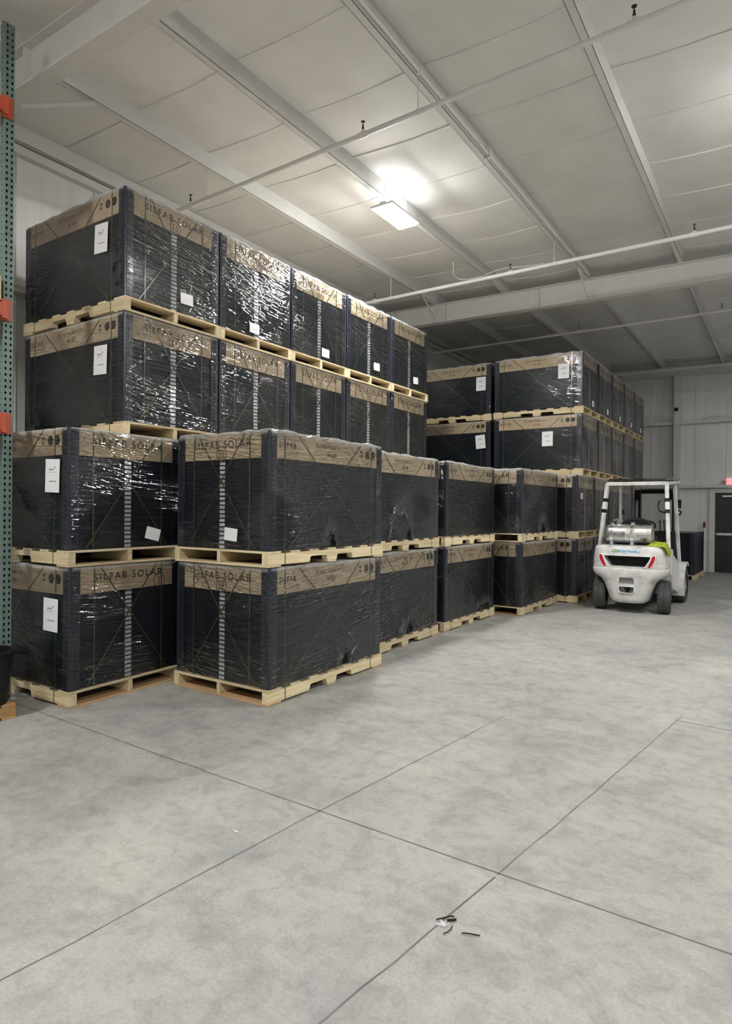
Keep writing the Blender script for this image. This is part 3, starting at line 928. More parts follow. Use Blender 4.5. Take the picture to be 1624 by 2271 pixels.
# upper two tiers of the wall row
cols = ['first', 'second', 'third', 'fourth', 'fifth']
NB = [('19', '13'), ('16', '12'), ('10', '11'), ('10', '6'), ('9', '3')]
FL = [(F3[2], FR[0]), (F3[1], FR[1]), (F3[2], FR[2]), (F3[0], FR[1]), (F3[1], FR[0])]
SL = [(None, (0.14, 0.30, 2)), (None, (-0.06, 0.24, 0)), (None, (0.10, 0.24, 0)), (None, (0.17, 0.30, 2)), (None, (0.17, 0.30, 5))]
YC = [4.222, 5.412, 6.602, 7.792, 8.985]
for k in range(5):
    for j in range(2):
        load((-6.035, YC[k], (2 + j) * T), W,
             '%s tier pallet in tall wall row, %s from green rack%s' % (('second', 'top')[j], cols[k], (', with letter sheet' if k == 0 else '')),
             k < 2, NB[k][j], FL[k][j], sheet=((-0.52, 0.745, -3 if j else -2) if k == 0 else None), slabel=SL[k][j],
             faces=('front', 'minus') if k == 0 else ('front',), group=G2)
# right block beyond the fourth stack
G3 = 'far block of wrapped panel pallets'
YL = [12.21 + 1.205 * k for k in range(5)]
for k in range(5):
    for j in range(2):
        load((-4.04, YL[k], j * T), W, '%s tier pallet of the far block, %s column%s' % (('bottom', 'second')[j], cols[k], ' beside the fourth front stack' if k == 0 else ' behind the forklift'),
             False, '', F3[(k + j) % 3], faces=('front', 'minus') if k == 0 else ('front',), slabel=None if k else ((-0.35, 0.78, 0) if j else None), group=G3)
        load((-5.90, YL[k], j * T), W, 'wrapped panel pallet in the far block hidden against the left wall', False, '', F3[k % 3], faces=(), group='hidden far block pallets', text=False) if k < 2 else None
YU = [12.64 + 1.205 * k for k in range(5)]
for k in range(5):
    for j in range(2):
        load((-4.085, YU[k], (2 + j) * T), W, '%s tier pallet of the far block, %s column from the viewer' % (('third', 'top')[j], cols[k]),
             False, '', (F3, FR)[j][(k + 2 * j) % 3], faces=('front', 'minus') if k == 0 else ('front',), sheet=(((-0.22, 0.72, 0), (-0.52, 0.82, -1))[j] if k == 0 else None), slabel=(0.14, 0.27, 0) if j else None, group=G3)
for j in range(2):
    load((-5.93, YU[0] + 0.05, (2 + j) * T), W, '%s tier pallet at the left of the far block, letter sheet near its right edge' % ('third', 'top')[j],
         False, '', (F3, FR)[j][j], faces=('front', 'minus'), sheet=((-0.66, 0.74, 5), (-0.66, 0.76, -1))[j], group=G3)
# dark load by the door
load((-2.44, 18.02, 0), R(-0.8), 'single black wrapped pallet on the floor beside the exit door', False, '', None, bare=True, group='dark pallet')

# ================================================================== CEILING FIXTURES
LAMP_BODY = MB().box(-0.17, 0.17, -0.36, 0.36, 0.0, 0.03).box(-0.05, 0.05, -0.33, 0.33, 0.03, 0.07).mesh('housing', 'pipe', bevel=0.004)
LAMP_LENS = MB().add([(-.165, -.355, 0), (.165, -.355, 0), (.165, .355, 0), (-.165, .355, 0), (-.125, -.315, -.035), (.125, -.315, -.035), (.125, .315, -.035), (-.125, .315, -.035)], [(0, 1, 5, 4), (1, 2, 6, 5), (2, 3, 7, 6), (3, 0, 4, 7), (4, 5, 6, 7), (3, 2, 1, 0)]).mesh('diffuser', 'lamp')
LAMP_UPL = [MB().box(s * 0.11 - 0.05, s * 0.11 + 0.05, -0.33, 0.33, 0.03, 0.036).mesh('upper_diffuser', 'lamp_up') for s in (-1, 1)]
HANGER = MB().tube([(0, 0, 0.06), (0, 0, 0.40)], 0.004, 6).mesh('hanger', 'steel')
for i, (x, y) in enumerate(LAMP_SPOTS):
    z = roof_z(x) - 0.19
    t = empty('ceiling_light', (x, y, z), 'glowing white high bay light hanging under the second purlin' if i == 0 else 'high bay light hanging from the roof outside the picture', 'ceiling light', 0, 'high bay lights')
    obj('housing', LAMP_BODY, t); obj('diffuser', LAMP_LENS, t)
    for u in LAMP_UPL: obj('upper_diffuser', u, t)
    for yy in (-0.28, 0.28): obj('hanger', HANGER, t, (0, yy, 0))

HEAD = MB().lathe([(0, 0), (0.013, 0), (0.013, 0.03), (0.009, 0.035), (0.009, 0.06), (0.004, 0.062), (0.004, 0.085), (0.022, 0.087), (0.022, 0.091), (0, 0.093)], seg=10).mesh('sprinkler_head', 'dark_head')
def sprinkler(name, p, q, r, heads, hangers, label, tees=True):
    t = empty(name, p, label, 'pipe', 0, 'sprinkler pipes')
    P0 = Vector(p)
    d = Vector(q) - P0
    obj('pipe', MB().tube([(0, 0, 0), d], r, 14).mesh('pipe', 'pipe', smooth=True), t)
    for hx in heads:
        k = (hx - p[0]) / (q[0] - p[0]); c = d * k
        obj('tee', MB().tube([c - d.normalized() * 0.05, c + d.normalized() * 0.05], r * 1.28, 12).tube([c, c + Vector((0, 0, r + 0.025))], 0.017, 10).mesh('tee', 'pipe', smooth=True), t)
        obj('sprinkler_head', HEAD, t, c + Vector((0, 0, r + 0.02)))
    for hx in hangers:
        k = (hx - p[0]) / (q[0] - p[0]); c = d * k
        top = roof_z(hx) - p[2] + 0.02
        obj('hanger_rod', MB().tube([c + Vector((0, 0, r)), c + Vector((0, 0, top - c.z * 0))], 0.005, 6).tube([c - d.normalized() * 0.012, c + d.normalized() * 0.012], r * 1.2, 12).mesh('hanger_rod', 'pipe'), t)
    return t
sprinkler('sprinkler_pipe', (-7.3, 5.43, 5.5), (19.5, 4.78, 5.5), 0.024, [-6.33, -3.65, -1.04, 1.6, 4.2], [-6.02, -3.0, 1.5], 'nearest white sprinkler pipe crossing the ceiling above the stacks')
sprinkler('sprinkler_pipe', (-7.3, 9.75, 5.5), (19.5, 9.74, 5.5), 0.03, [-6.37, -3.76, -1.11, 1.6, 4.2], [-6.02, -3.05, 1.5], 'thick white sprinkler pipe just in front of the long roof beam')
sprinkler('sprinkler_pipe', (-7.3, 13.73, 5.5), (19.5, 13.73, 5.5), 0.026, [-6.37, -3.75, -1.08, 1.6], [-6.02, 1.5], 'white sprinkler pipe behind the long roof beam')
sprinkler('sprinkler_pipe', (-7.3, 19.35, 5.66), (19.5, 19.35, 5.52), 0.022, [], [-4.4, -2.6, -0.9, 1.6], 'thin white pipe along the top of the far wall')
# loose cable looping over the second pipe
cb = MB().tube([(-4.75, 9.70, 5.86), (-4.75, 9.70, 5.66), (-4.66, 9.72, 5.57), (-4.5, 9.75, 5.545), (-4.25, 9.76, 5.55), (-4.0, 9.76, 5.60), (-3.78, 9.76, 5.60), (-3.55, 9.75, 5.56), (-3.2, 9.75, 5.54)], 0.006, 8)
obj('loose_cable', cb.mesh('loose_cable', 'pipe', smooth=True), None, label='thin white cable drooping onto the pipe before the roof beam', cat='cable')
# conduit along the third purlin, with clips
ct = empty('electrical_conduit', (PX[3] + 0.10, 0, roof_z(PX[3]) + 0.04), 'white conduit strapped along the third purlin', 'conduit')
obj('conduit', MB().tube([(0, Y_B, 0), (0, 11.5, 0)], 0.013, 10).mesh('conduit', 'pipe', smooth=True), ct)
for y in (2.2, 3.9, 5.3, 6.65, 7.9, 9.6):
    obj('conduit_clip', MB().box(-0.03, 0.018, y - 0.02, y + 0.02, -0.018, 0.02).mesh('conduit_clip', 'pipe'), ct)
obj('junction_bracket', MB().box(-0.012, 0.03, 6.95, 6.99, -0.05, 0.09).box(-0.05, -0.02, 6.95, 6.99, -0.05, 0.05).mesh('junction_bracket', 'pipe'), ct)
# strut at the right between purlins near far wall
obj('roof_strut', MB().beam((PX[4] + 0.07, 17.0, roof_z(-1.5) + 0.03), (PX[5], 17.0, roof_z(0) + 0.03), 0.04, 0.04).mesh('roof_strut', 'steel'), ceiling)

# ================================================================== FAR WALL ITEMS
ex = empty('exit_sign', (-1.27, Y_F - 0.07, 2.42), 'red lit exit sign with emergency lamp heads above the black door', 'exit sign')
obj('housing', MB().box(-0.16, 0.16, -0.03, 0.03, 0.0, 0.2).mesh('housing', 'exit_box', bevel=0.012), ex)
et = text_mesh('EXIT', 0.16, 'exit_red', 1.0, 0.004, 'CENTER')
obj('lettering', et, ex, (0, -0.0325, 0.045), FRONT)
for s in (-1, 1):
    hd = MB().lathe([(0, -0.05), (0.05, -0.05), (0.05, -0.03), (0.03, 0.03), (0, 0.03)], 'Y', 14, (s * 0.20, 0, 0.09))
    obj('lamp_head', hd.mesh('lamp_head', 'grey', smooth=True), ex)
obj('wall_bracket', MB().box(-0.05, 0.05, 0.025, 0.075, 0.05, 0.15).mesh('wall_bracket', 'pipe'), ex)
sc = empty('security_camera', (-2.66, Y_F - 0.26, 4.52), 'small black and white security camera on the far wall column', 'camera')
obj('bracket', MB().box(-0.03, 0.03, -0.10, 0.005, -0.05, 0.0).mesh('bracket', 'pipe', bevel=0.008), sc)
obj('camera_body', MB().box(-0.05, 0.05, -0.2, -0.04, 0.0, 0.09).mesh('camera_body', 'pipe', bevel=0.012), sc)
obj('lens_hood', MB().box(-0.045, 0.06, -0.212, -0.19, 0.005, 0.10).mesh('lens_hood', 'black', bevel=0.006), sc)
pc = empty('standpipe', (-1.95, Y_F - 0.10, 0), 'thin white pipe with red valve left of the door frame', 'pipe')
obj('pipe', MB().tube([(0, 0, 0.0), (0, 0, 1.30)], 0.028, 12).mesh('pipe', 'pipe', smooth=True), pc)
obj('coupling', MB().box(-0.07, 0.07, -0.04, 0.04, 0.86, 0.95).mesh('coupling', 'pipe', bevel=0.01), pc)
obj('red_valve', MB().lathe([(0, 1.24), (0.03, 1.24), (0.033, 1.34), (0.02, 1.40), (0, 1.41)], seg=12).mesh('red_valve', 'redpaint', smooth=True), pc)
cl = MB().tube([(-2.05, Y_F - 0.14, 4.28), (-1.75, Y_F - 0.15, 4.30), (-1.5, Y_F - 0.15, 4.26), (-1.2, Y_F - 0.14, 4.27)], [0.02, 0.07, 0.06, 0.03], 10)
obj('girt_bundle', cl.mesh('girt_bundle', 'steel', smooth=True), wall_far)

# ================================================================== RACK, BIN, OLD PALLET
RX, RY = -5.43, 2.72
rk = empty('pallet_rack', (RX, RY, 0), 'green steel pallet rack with orange beams at the left edge', 'rack')
def upright_mesh(h, face):
    b = MB()
    w, d = 0.040, 0.07       # half width, depth
    pitch = 0.0508
    n = int(h / pitch)
    # front face (+X) as cells with real teardrop holes
    hole = [(0, 0.014), (-0.008, 0.007), (-0.0085, -0.001), (-0.004, -0.013), (0.004, -0.013), (0.0085, -0.001), (0.008, 0.007)]
    for i in range(n):
        zc = (i + 0.5) * pitch
        for yc in (-0.020, 0.020):
            o = [(yc, pitch / 2), (yc - 0.02, pitch / 2), (yc - 0.02, 0), (yc - 0.02, -pitch / 2), (yc + 0.02, -pitch / 2), (yc + 0.02, 0), (yc + 0.02, pitch / 2)]
            v = [(0, p[0], zc + p[1]) for p in o] + [(0, yc + p[0], zc + p[1]) for p in hole]
            b.add(v, [(k, (k + 1) % 7, 7 + (k + 1) % 7, 7 + k) for k in range(7)])
    H = n * pitch
    b.add([(0, -w, 0), (-d, -w, 0), (-d, -w, H), (0, -w, H)], [(0, 1, 2, 3)])
    b.add([(0, w, 0), (-d, w, 0), (-d, w, H), (0, w, H)], [(0, 1, 2, 3)])
    b.add([(-d, -w, 0), (-d, -w + 0.018, 0), (-d, -w + 0.018, H), (-d, -w, H)], [(0, 1, 2, 3)])
    b.add([(-d, w, 0), (-d, w - 0.018, 0), (-d, w - 0.018, H), (-d, w, H)], [(0, 1, 2, 3)])
    b.box(-d - 0.03, 0.03, -0.06, 0.06, 0, 0.008)
    return b.mesh('upright', 'rack')
UH = 5.74
UP = upright_mesh(UH, 1)
CHANNEL_SHADE = MB().box(-0.05, -0.045, -0.038, 0.038, 0.01, UH - 0.03).mesh('channel_shade', 'hole')  # dark sheet added to stand for shade inside the open channel
SLOT = MB()
for i in range(0, 111):
    SLOT.box(-0.040, -0.033, -0.0412, -0.0396, i * 0.0508 + 0.02, i * 0.0508 + 0.034)  # slots drawn as dark patches, their shade put into the colour
SLOT = SLOT.mesh('side_slots', 'hole')
for yy in (0, -2.75):
    for xx, rz in ((0, 0), (-1.07, PI)):
        u = obj('upright', UP, rk, (xx, yy, 0), (0, 0, rz))
        obj('channel_shade', CHANNEL_SHADE, u); obj('side_slots', SLOT, u, kind='stuff')
    for i, z in enumerate((0.3, 1.3, 2.4, 3.5, 4.6)):
        obj('frame_brace', MB().beam((-0.07, yy, z), (-1.0, yy, z), 0.03, 0.03).beam((-0.07, yy, z), (-1.0, yy, z + 0.9), 0.03, 0.03).mesh('frame_brace', 'rack'), rk)
for z in (2.36, 3.30, 4.98):
    for xx in (0.018, -1.16):
        bm_ = obj('beam', MB().box(xx - 0.02, xx + 0.028, -2.70, -0.045, z - 0.06, z + 0.05).mesh('beam', 'orange', bevel=0.004), rk)
        for y0, y1 in ((-0.062, -0.0), (-2.75, -2.69)):
            c = MB().box(xx - 0.012, xx + 0.006, y0 - 0.01, y1 + 0.018, z - 0.09, z + 0.085) if xx > 0 else MB().box(xx + 0.0, xx + 0.014, y0, y1, z - 0.09, z + 0.085)
            c.box(xx + 0.004, xx + 0.034, y0 - 0.012, y1 - 0.03, z - 0.08, z + 0.07)
            obj('beam_connector', c.mesh('beam_connector', 'orange', bevel=0.003), bm_)
    obj('deck', MB().box(-1.13, 0.0, -2.68, -0.06, z + 0.05, z + 0.066).mesh('deck', 'oldwood'), rk)
bx_ = MB().box(-0.3, 0.02, -0.7, -0.10, 3.34, 3.58)
cbx = empty('cardboard_box', (RX, RY, 3.367), 'brown cardboard box on the orange rack beam at the left edge', 'box')
obj('box_body', MB().box(-0.34, 0.035, -0.75, -0.075, 0.0, 0.20).mesh('box_body', 'card', bevel=0.003), cbx)
obj('packing_tape', MB().box(-0.16, -0.10, -0.752, -0.073, 0.195, 0.2015).mesh('packing_tape', 'oldwood'), cbx)

op = empty('old_wood_pallet', (-5.06, 2.615, 0), 'orange weathered wooden pallet corner under the black bin', 'pallet')
for x in (-0.05, -0.55, -1.02):
    obj('stringer', MB().box(x - 0.045, x + 0.045, -1.2, 0, 0.018, 0.10).mesh('stringer', 'oldwood', bevel=0.004), op)
for k in range(6):
    obj('deck_board', MB().box(-1.07, 0.0, -0.11 - k * 0.21, -0.005 - k * 0.21, 0.1, 0.12).mesh('deck_board', 'oldwood', bevel=0.003), op)
for k in (0, 3, 5):
    obj('base_board', MB().box(-1.07, 0.0, -0.11 - k * 0.21, -0.005 - k * 0.21, 0.0, 0.018).mesh('base_board', 'oldwood', bevel=0.003), op)
bn = empty('black_bin', (-5.228, 2.442, 0.12), 'black plastic bin standing on the orange wooden pallet', 'bin')
obj('bin_body', MB().lathe([(0, 0.0), (0.17, 0.0), (0.205, 0.40), (0.19, 0.40), (0.16, 0.02), (0, 0.02)], seg=28).mesh('bin_body', 'black', smooth=True), bn)
obj('rim', MB().lathe([(0.202, 0.375), (0.222, 0.38), (0.222, 0.415), (0.195, 0.415), (0.195, 0.40), (0.204, 0.40)], seg=28).mesh('rim', 'black', smooth=True), bn)

# ================================================================== FORKLIFT
fk = empty('forklift', (-2.18, 11.35, 0), 'white gas forklift parked seen from behind with silver tank and red tail lights', 'forklift')
def counterweight():
    lev = [(0.172, .235, -.34), (0.19, .275, -.365), (0.25, .320, -.385), (0.42, .375, -.402), (0.50, .405, -.412), (0.56, .455, -.422), (0.605, .535, -.430), (0.655, .578, -.438), (0.70, .588, -.442), (0.735, .586, -.440), (0.745, .580, -.434), (0.755, .584, -.436), (0.9, .578, -.425), (1.02, .566, -.412), (1.075, .556, -.402), (1.100, .535, -.385), (1.108, .50, -.36)]
    seg = 48; v = []; f = []
    for z, w, yr in lev:
        yf = 0.34
        yc = (yr + yf) / 2; d = (yf - yr) / 2
        for k in range(seg):
            a = 2 * PI * k / seg
            e = 2 / 5.0
            cx, sy = math.cos(a), math.sin(a)
            x = w * math.copysign(abs(cx) ** e, cx)
            y = yc + d * math.copysign(abs(sy) ** e, sy)
            if y < yc: y += 0.05 * (abs(x) / w) ** 3 * 1.0
            v.append((x, y, z))
    n = len(lev)
    for i in range(n - 1):
        for k in range(seg):
            k2 = (k + 1) % seg
            f.append((i * seg + k, i * seg + k2, (i + 1) * seg + k2, (i + 1) * seg + k))
    f.append(tuple(range(seg))[::-1]); f.append(tuple(range((n - 1) * seg, n * seg)))
    return MB().add(v, f).mesh('counterweight', 'fl_white', smooth=True)
cw = obj('counterweight', counterweight(), fk)
def cut(target, polys):
    for poly, y0, y1 in polys:
        c = obj('cutter', MB().prism(poly, y0, y1, 1).mesh('cutter', 'black'))
        md = target.modifiers.new('cut', 'BOOLEAN'); md.operation = 'DIFFERENCE'; md.solver = 'EXACT'; md.object = c
        c.parent = target
    dg = bpy.context.evaluated_depsgraph_get(); dg.update()
    me = bpy.data.meshes.new_from_object(target.evaluated_get(dg))
    target.modifiers.clear()
    target.data = me
    for c in [x for x in bpy.data.objects if x.name.startswith('cutter')]:
        bpy.data.objects.remove(c, do_unlink=True)
    while len(me.materials) > 1: me.materials.pop(index=len(me.materials) - 1)
VENT = [(-0.355, 0.945), (0.36, 0.945), (0.345, 0.90), (0.28, 0.79), (0.26, 0.775), (-0.255, 0.775), (-0.275, 0.79), (-0.34, 0.90)]
P1_ = [(-0.115, 0.488), (0.105, 0.488), (0.112, 0.52), (0.105, 0.585), (0.09, 0.595), (-0.10, 0.595), (-0.115, 0.585), (-0.122, 0.52)]
P2_ = [(-0.09, 0.345), (0.085, 0.345), (0.108, 0.365), (0.112, 0.442), (-0.122, 0.442), (-0.118, 0.365)]
cut(cw, [(VENT, -0.6, -0.20), (P1_, -0.6, -0.365), (P2_, -0.6, -0.30)])
try: cw.data.set_sharp_from_angle(angle=R(38))
except Exception: pass
obj('grille', MB().prism([(p[0] * 0.995, p[1]) for p in VENT], -0.215, -0.203, 1).mesh('grille', 'black'), cw)
def rimmesh(poly, g, y0, y1):
    c = (sum(p[0] for p in poly) / len(poly), sum(p[1] for p in poly) / len(poly))
    outer = []
    for p in poly:
        d = Vector((p[0] - c[0], p[1] - c[1])); l = d.length
        outer.append((p[0] + d.x / l * g, p[1] + d.y / l * g))
    n = len(poly)
    v = [(p[0], y0, p[1]) for p in poly] + [(p[0], y0, p[1]) for p in outer] + [(p[0], y1, p[1]) for p in poly] + [(p[0], y1, p[1]) for p in outer]
    f = []
    for k in range(n):
        k2 = (k + 1) % n
        f += [(k, k2, n + k2, n + k), (2 * n + k, 3 * n + k, 3 * n + k2, 2 * n + k2), (n + k, n + k2, 3 * n + k2, 3 * n + k), (k, 2 * n + k, 2 * n + k2, k2)]
    return MB().add(v, f)
obj('vent_rim', rimmesh(VENT, 0.022, -0.434, -0.39).mesh('vent_rim', 'pipe', bevel=0.003), cw)
obj('tow_rim', rimmesh(P2_, 0.018, -0.416, -0.36).mesh('tow_rim', 'pipe', bevel=0.003), cw)
obj('tow_pocket', MB().prism([(p[0], p[1]) for p in P1_], -0.375, -0.368, 1).mesh('tow_pocket', 'grey'), cw)
obj('tow_pocket', MB().prism([(p[0], p[1]) for p in P2_], -0.315, -0.305, 1).mesh('tow_pocket', 'grey'), cw)
obj('tow_pin', MB().tube([(0.0, -0.345, 0.35), (0.0, -0.345, 0.437)], 0.028, 14).lathe([(0, 0.395), (0.05, 0.395), (0.05, 0.41), (0, 0.41)], seg=14, c=(0, -0.35, 0)).mesh('tow_pin', 'black', smooth=True), cw)
LENS = [(-0.425, 0.955), (-0.405, 0.962), (-0.385, 0.945), (-0.365, 0.89), (-0.325, 0.79), (-0.330, 0.765), (-0.350, 0.768), (-0.385, 0.81), (-0.415, 0.87), (-0.43, 0.93)]
for s in (1, -1):
    poly = [(p[0] * s, p[1]) for p in (LENS if s == 1 else LENS[::-1])]
    obj('tail_light_rim', rimmesh(poly, 0.013, -0.432, -0.38).mesh('tail_light_rim', 'pipe', bevel=0.003), cw)
    obj('tail_light', MB().prism(poly, -0.436, -0.36, 1).mesh('tail_light', 'redlens', bevel=0.004), cw)
obj('lettering', text_mesh('Uni', 0.078, 'lgreen', 1.0, 0.0014), cw, (-0.225, -0.4135, 1.0), (R(84), 0, 0))
obj('lettering', text_mesh('Carriers', 0.078, 'lblue', 1.0, 0.0024), cw, (-0.115, -0.4135, 1.0), (R(84), 0, 0))
obj('lettering', MB().box(-0.09, 0.20, -0.4122, -0.408, 1.012, 1.022).mesh('logo_swash', 'lblue'), cw)

# chassis, hood, seat
obj('chassis', MB().prism([(0.30, 0.30), (1.20, 0.26), (1.32, 0.30), (1.42, 0.60), (1.40, 0.72), (0.95, 0.72), (0.80, 1.02), (0.30, 1.07)], -0.52, 0.52, 0).mesh('chassis', 'fl_white', bevel=0.015), fk)
obj('hood', MB().box(-0.44, 0.44, 0.02, 0.86, 1.05, 1.13).mesh('hood', 'black', bevel=0.02), fk)
st = obj('seat', MB().box(-0.26, 0.26, 0.36, 0.86, 1.12, 1.25).mesh('seat', 'black', bevel=0.03), fk)
obj('seat_back', MB().prism([(-0.27, 1.15), (0.27, 1.15), (0.27, 1.42), (0.20, 1.52), (0.08, 1.56), (-0.08, 1.56), (-0.20, 1.52), (-0.27, 1.42)], 0.28, 0.40, 1).mesh('seat_back', 'black', bevel=0.02), st)
obj('floor_plate', MB().box(-0.50, 0.50, 0.9, 1.55, 0.70, 0.74).mesh('floor_plate', 'black'), fk)
obj('dashboard', MB().prism([(1.42, 0.72), (1.56, 0.72), (1.58, 1.28), (1.44, 1.32)], -0.46, 0.46, 0).mesh('dashboard', 'black', bevel=0.02), fk)
sw = [(0.0 + 0.17 * math.cos(a), 1.16 + 0.12 * math.sin(a), 1.40 + 0.10 * math.sin(a)) for a in [2 * PI * k / 20 for k in range(21)]]
obj('steering_wheel', MB().tube(sw, 0.014, 8, False).tube([(0, 1.16, 1.40), (0, 1.45, 1.05)], 0.025, 8).tube([(-0.16, 1.16, 1.40), (0.16, 1.16, 1.40)], 0.010, 6).mesh('steering_wheel', 'black', smooth=True), fk)
for i, x in enumerate((0.22, 0.29, 0.36)):
    obj('control_lever', MB().tube([(x, 1.42, 1.28), (x, 1.34, 1.48)], 0.008, 6).lathe([(0, 0), (0.018, 0.01), (0.014, 0.045), (0, 0.05)], seg=8, c=(x, 1.34, 1.47)).mesh('control_lever', 'black', smooth=True), fk)
# wheels
def tyre(r, w, hub):
    t = MB().lathe([(hub, -w / 2), (r * 0.90, -w / 2), (r, -w / 2 + 0.03), (r, -0.012), (r - 0.008, -0.008), (r - 0.008, 0.008), (r, 0.012), (r, w / 2 - 0.03), (r * 0.90, w / 2), (hub, w / 2)], 'X', 36)
    return t.mesh('tyre', 'rubber', smooth=True)
def wheel(x, y, r, w, steer=0.0):
    a = obj('wheel', tyre(r, w, r * 0.55), fk, (x, y, r), (0, 0, R(steer)))
    s = 1 if x > 0 else -1
    obj('wheel_hub', MB().lathe([(0, s * w * 0.30), (r * 0.22, s * w * 0.30), (r * 0.24, s * w * 0.18), (r * 0.50, s * w * 0.16), (r * 0.57, s * w * 0.42)], 'X', 24).lathe([(0, -s * w * 0.2), (r * 0.57, -s * w * 0.3)], 'X', 24).mesh('wheel_hub', 'grey', smooth=True), a)
wheel(-0.505, 0.0, 0.275, 0.20, 7); wheel(0.505, 0.0, 0.275, 0.20, 7)
wheel(-0.52, 1.66, 0.335, 0.22); wheel(0.52, 1.66, 0.335, 0.22)
obj('rear_axle', MB().tube([(-0.44, 0, 0.275), (0.44, 0, 0.275)], 0.05, 10).box(-0.2, 0.2, -0.1, 0.1, 0.2, 0.34).mesh('rear_axle', 'black'), fk)
obj('front_axle', MB().tube([(-0.44, 1.66, 0.335), (0.44, 1.66, 0.335)], 0.06, 10).mesh('front_axle', 'black'), fk)
for s in (1, -1):   # front fenders
    arc = [(1.66 + 0.40 * math.cos(a), 0.335 + 0.42 * math.sin(a)) for a in [R(205) - R(150) * k / 10 for k in range(11)]]
    inner = [(1.66 + 0.365 * math.cos(a), 0.335 + 0.385 * math.sin(a)) for a in [R(205) - R(150) * k / 10 for k in range(11)]]
    b = MB(); n = 11
    xa, xb = (s * 0.40, s * 0.645)
    v = [(xa, p[0], p[1]) for p in arc] + [(xb, p[0], p[1]) for p in arc] + [(xa, p[0], p[1]) for p in inner] + [(xb, p[0], p[1]) for p in inner]
    f = []
    for k in range(n - 1):
        f += [(k, k + 1, n + k + 1, n + k), (2 * n + k, 3 * n + k, 3 * n + k + 1, 2 * n + k + 1), (n + k, n + k + 1, 3 * n + k + 1, 3 * n + k), (k, 2 * n + k, 2 * n + k + 1, k + 1)]
    b.add(v, f)
    obj('fender', b.mesh('fender', 'fl_white', smooth=True), fk)
    obj('side_skirt', MB().prism([(0.32, 0.62), (0.50, 0.36), (1.10, 0.24), (1.28, 0.27), (1.30, 0.55), (1.20, 0.74), (0.85, 0.86), (0.34, 0.98)], s * 0.51, s * 0.565, 0).mesh('side_skirt', 'fl_white', bevel=0.012), fk)
# overhead guard
gd = fk
for s in (1, -1):
    rp = obj('rear_pillar', MB().beam((s * 0.545, 0.10, 1.07), (s * 0.475, 0.30, 2.16), 0.062, 0.055).mesh('rear_pillar', 'fl_white', bevel=0.006), fk)
    for t0, t1, m_ in ((0.53, 0.585, 'black'), (0.59, 0.70, 'pipe'), (0.705, 0.76, 'black')):
        p = Vector((s * 0.545, 0.10, 1.07)); q = Vector((s * 0.475, 0.30, 2.16))
        obj('reflective_band', MB().beam(p.lerp(q, t0), p.lerp(q, t1), 0.067, 0.060).mesh('reflective_band', m_), rp)
    fp = obj('front_pillar', MB().beam((s * 0.52, 1.58, 0.72), (s * 0.465, 1.30, 2.16), 0.05, 0.07).mesh('front_pillar', 'fl_white', bevel=0.006), fk)
    obj('side_rail', MB().beam((s * 0.47, 0.28, 2.155), (s * 0.465, 1.80, 2.235), 0.055, 0.055).mesh('side_rail', 'fl_white', bevel=0.006), fk)
    lt = obj('work_light', MB().lathe([(0, -0.04), (0.035, -0.04), (0.055, 0.05), (0.05, 0.055)], 'Y', 16, (s * 0.50, 1.52, 1.66)).mesh('work_light', 'black', smooth=True), fk)
    obj('light_lens', MB().lathe([(0, 0.052), (0.05, 0.052)], 'Y', 16, (s * 0.50, 1.52, 1.66)).tube([(s * 0.47, 1.45, 1.66), (s * 0.5, 1.5, 1.66)], 0.012, 8).lathe([(0, -0.045), (0.03, -0.042)], 'Y', 12, (s * 0.50, 1.52, 1.66)).mesh('light_lens', 'chrome', smooth=True), lt)
obj('mirror', MB().box(0.47, 0.56, 1.42, 1.45, 1.74, 1.90).tube([(0.47, 1.42, 1.83), (0.46, 1.40, 1.95)], 0.008, 6).mesh('mirror', 'black', bevel=0.008), fk)
obj('rear_crossbar', MB().beam((-0.48, 0.29, 2.155), (0.48, 0.29, 2.155), 0.07, 0.065).mesh('rear_crossbar', 'fl_white', bevel=0.01), fk)
obj('front_crossbar', MB().beam((-0.47, 1.80, 2.245), (0.47, 1.80, 2.245), 0.06, 0.05).mesh('front_crossbar', 'black', bevel=0.008), fk)
for i in range(6):
    x = -0.36 + 0.145 * i
    obj('guard_bar', MB().beam((x, 0.30, 2.185), (x, 1.80, 2.25), 0.03, 0.04).mesh('guard_bar', 'black'), fk)
obj('guard_cover', MB().prism([(0.26, 2.205), (0.55, 2.23), (1.85, 2.285), (1.85, 2.305), (0.5, 2.255), (0.26, 2.215)], -0.47, 0.47, 0).mesh('guard_cover', 'glass'), fk)
obj('grab_handle', MB().tube([(0.36, 0.40, 1.86), (0.345, 0.36, 1.82), (0.345, 0.34, 1.74), (0.38, 0.32, 1.68), (0.47, 0.27, 1.66)], 0.012, 8).mesh('grab_handle', 'black', smooth=True), fk)
# mast and forks
for s in (1, -1):
    m_ = obj('mast_channel', MB().box(s * 0.30 - 0.055, s * 0.30 + 0.055, 2.02, 2.16, 0.08, 2.10).mesh('mast_channel', 'black', bevel=0.006), fk)
    obj('lift_cylinder', MB().tube([(s * 0.30, 1.98, 0.25), (s * 0.30, 1.98, 1.9)], 0.028, 10).mesh('lift_cylinder', 'grey', smooth=True), fk)
    obj('fork', MB().box(s * 0.22 - 0.05, s * 0.22 + 0.05, 2.26, 2.30, 0.04, 0.55).prism([(2.26, 0.04), (3.32, 0.045), (3.32, 0.055), (2.30, 0.085)], s * 0.22 - 0.05, s * 0.22 + 0.05, 0).mesh('fork', 'black'), fk)
for z in (0.5, 1.2, 2.03):
    obj('mast_crossbar', MB().box(-0.25, 0.25, 2.10, 2.15, z, z + 0.08).mesh('mast_crossbar', 'black'), fk)
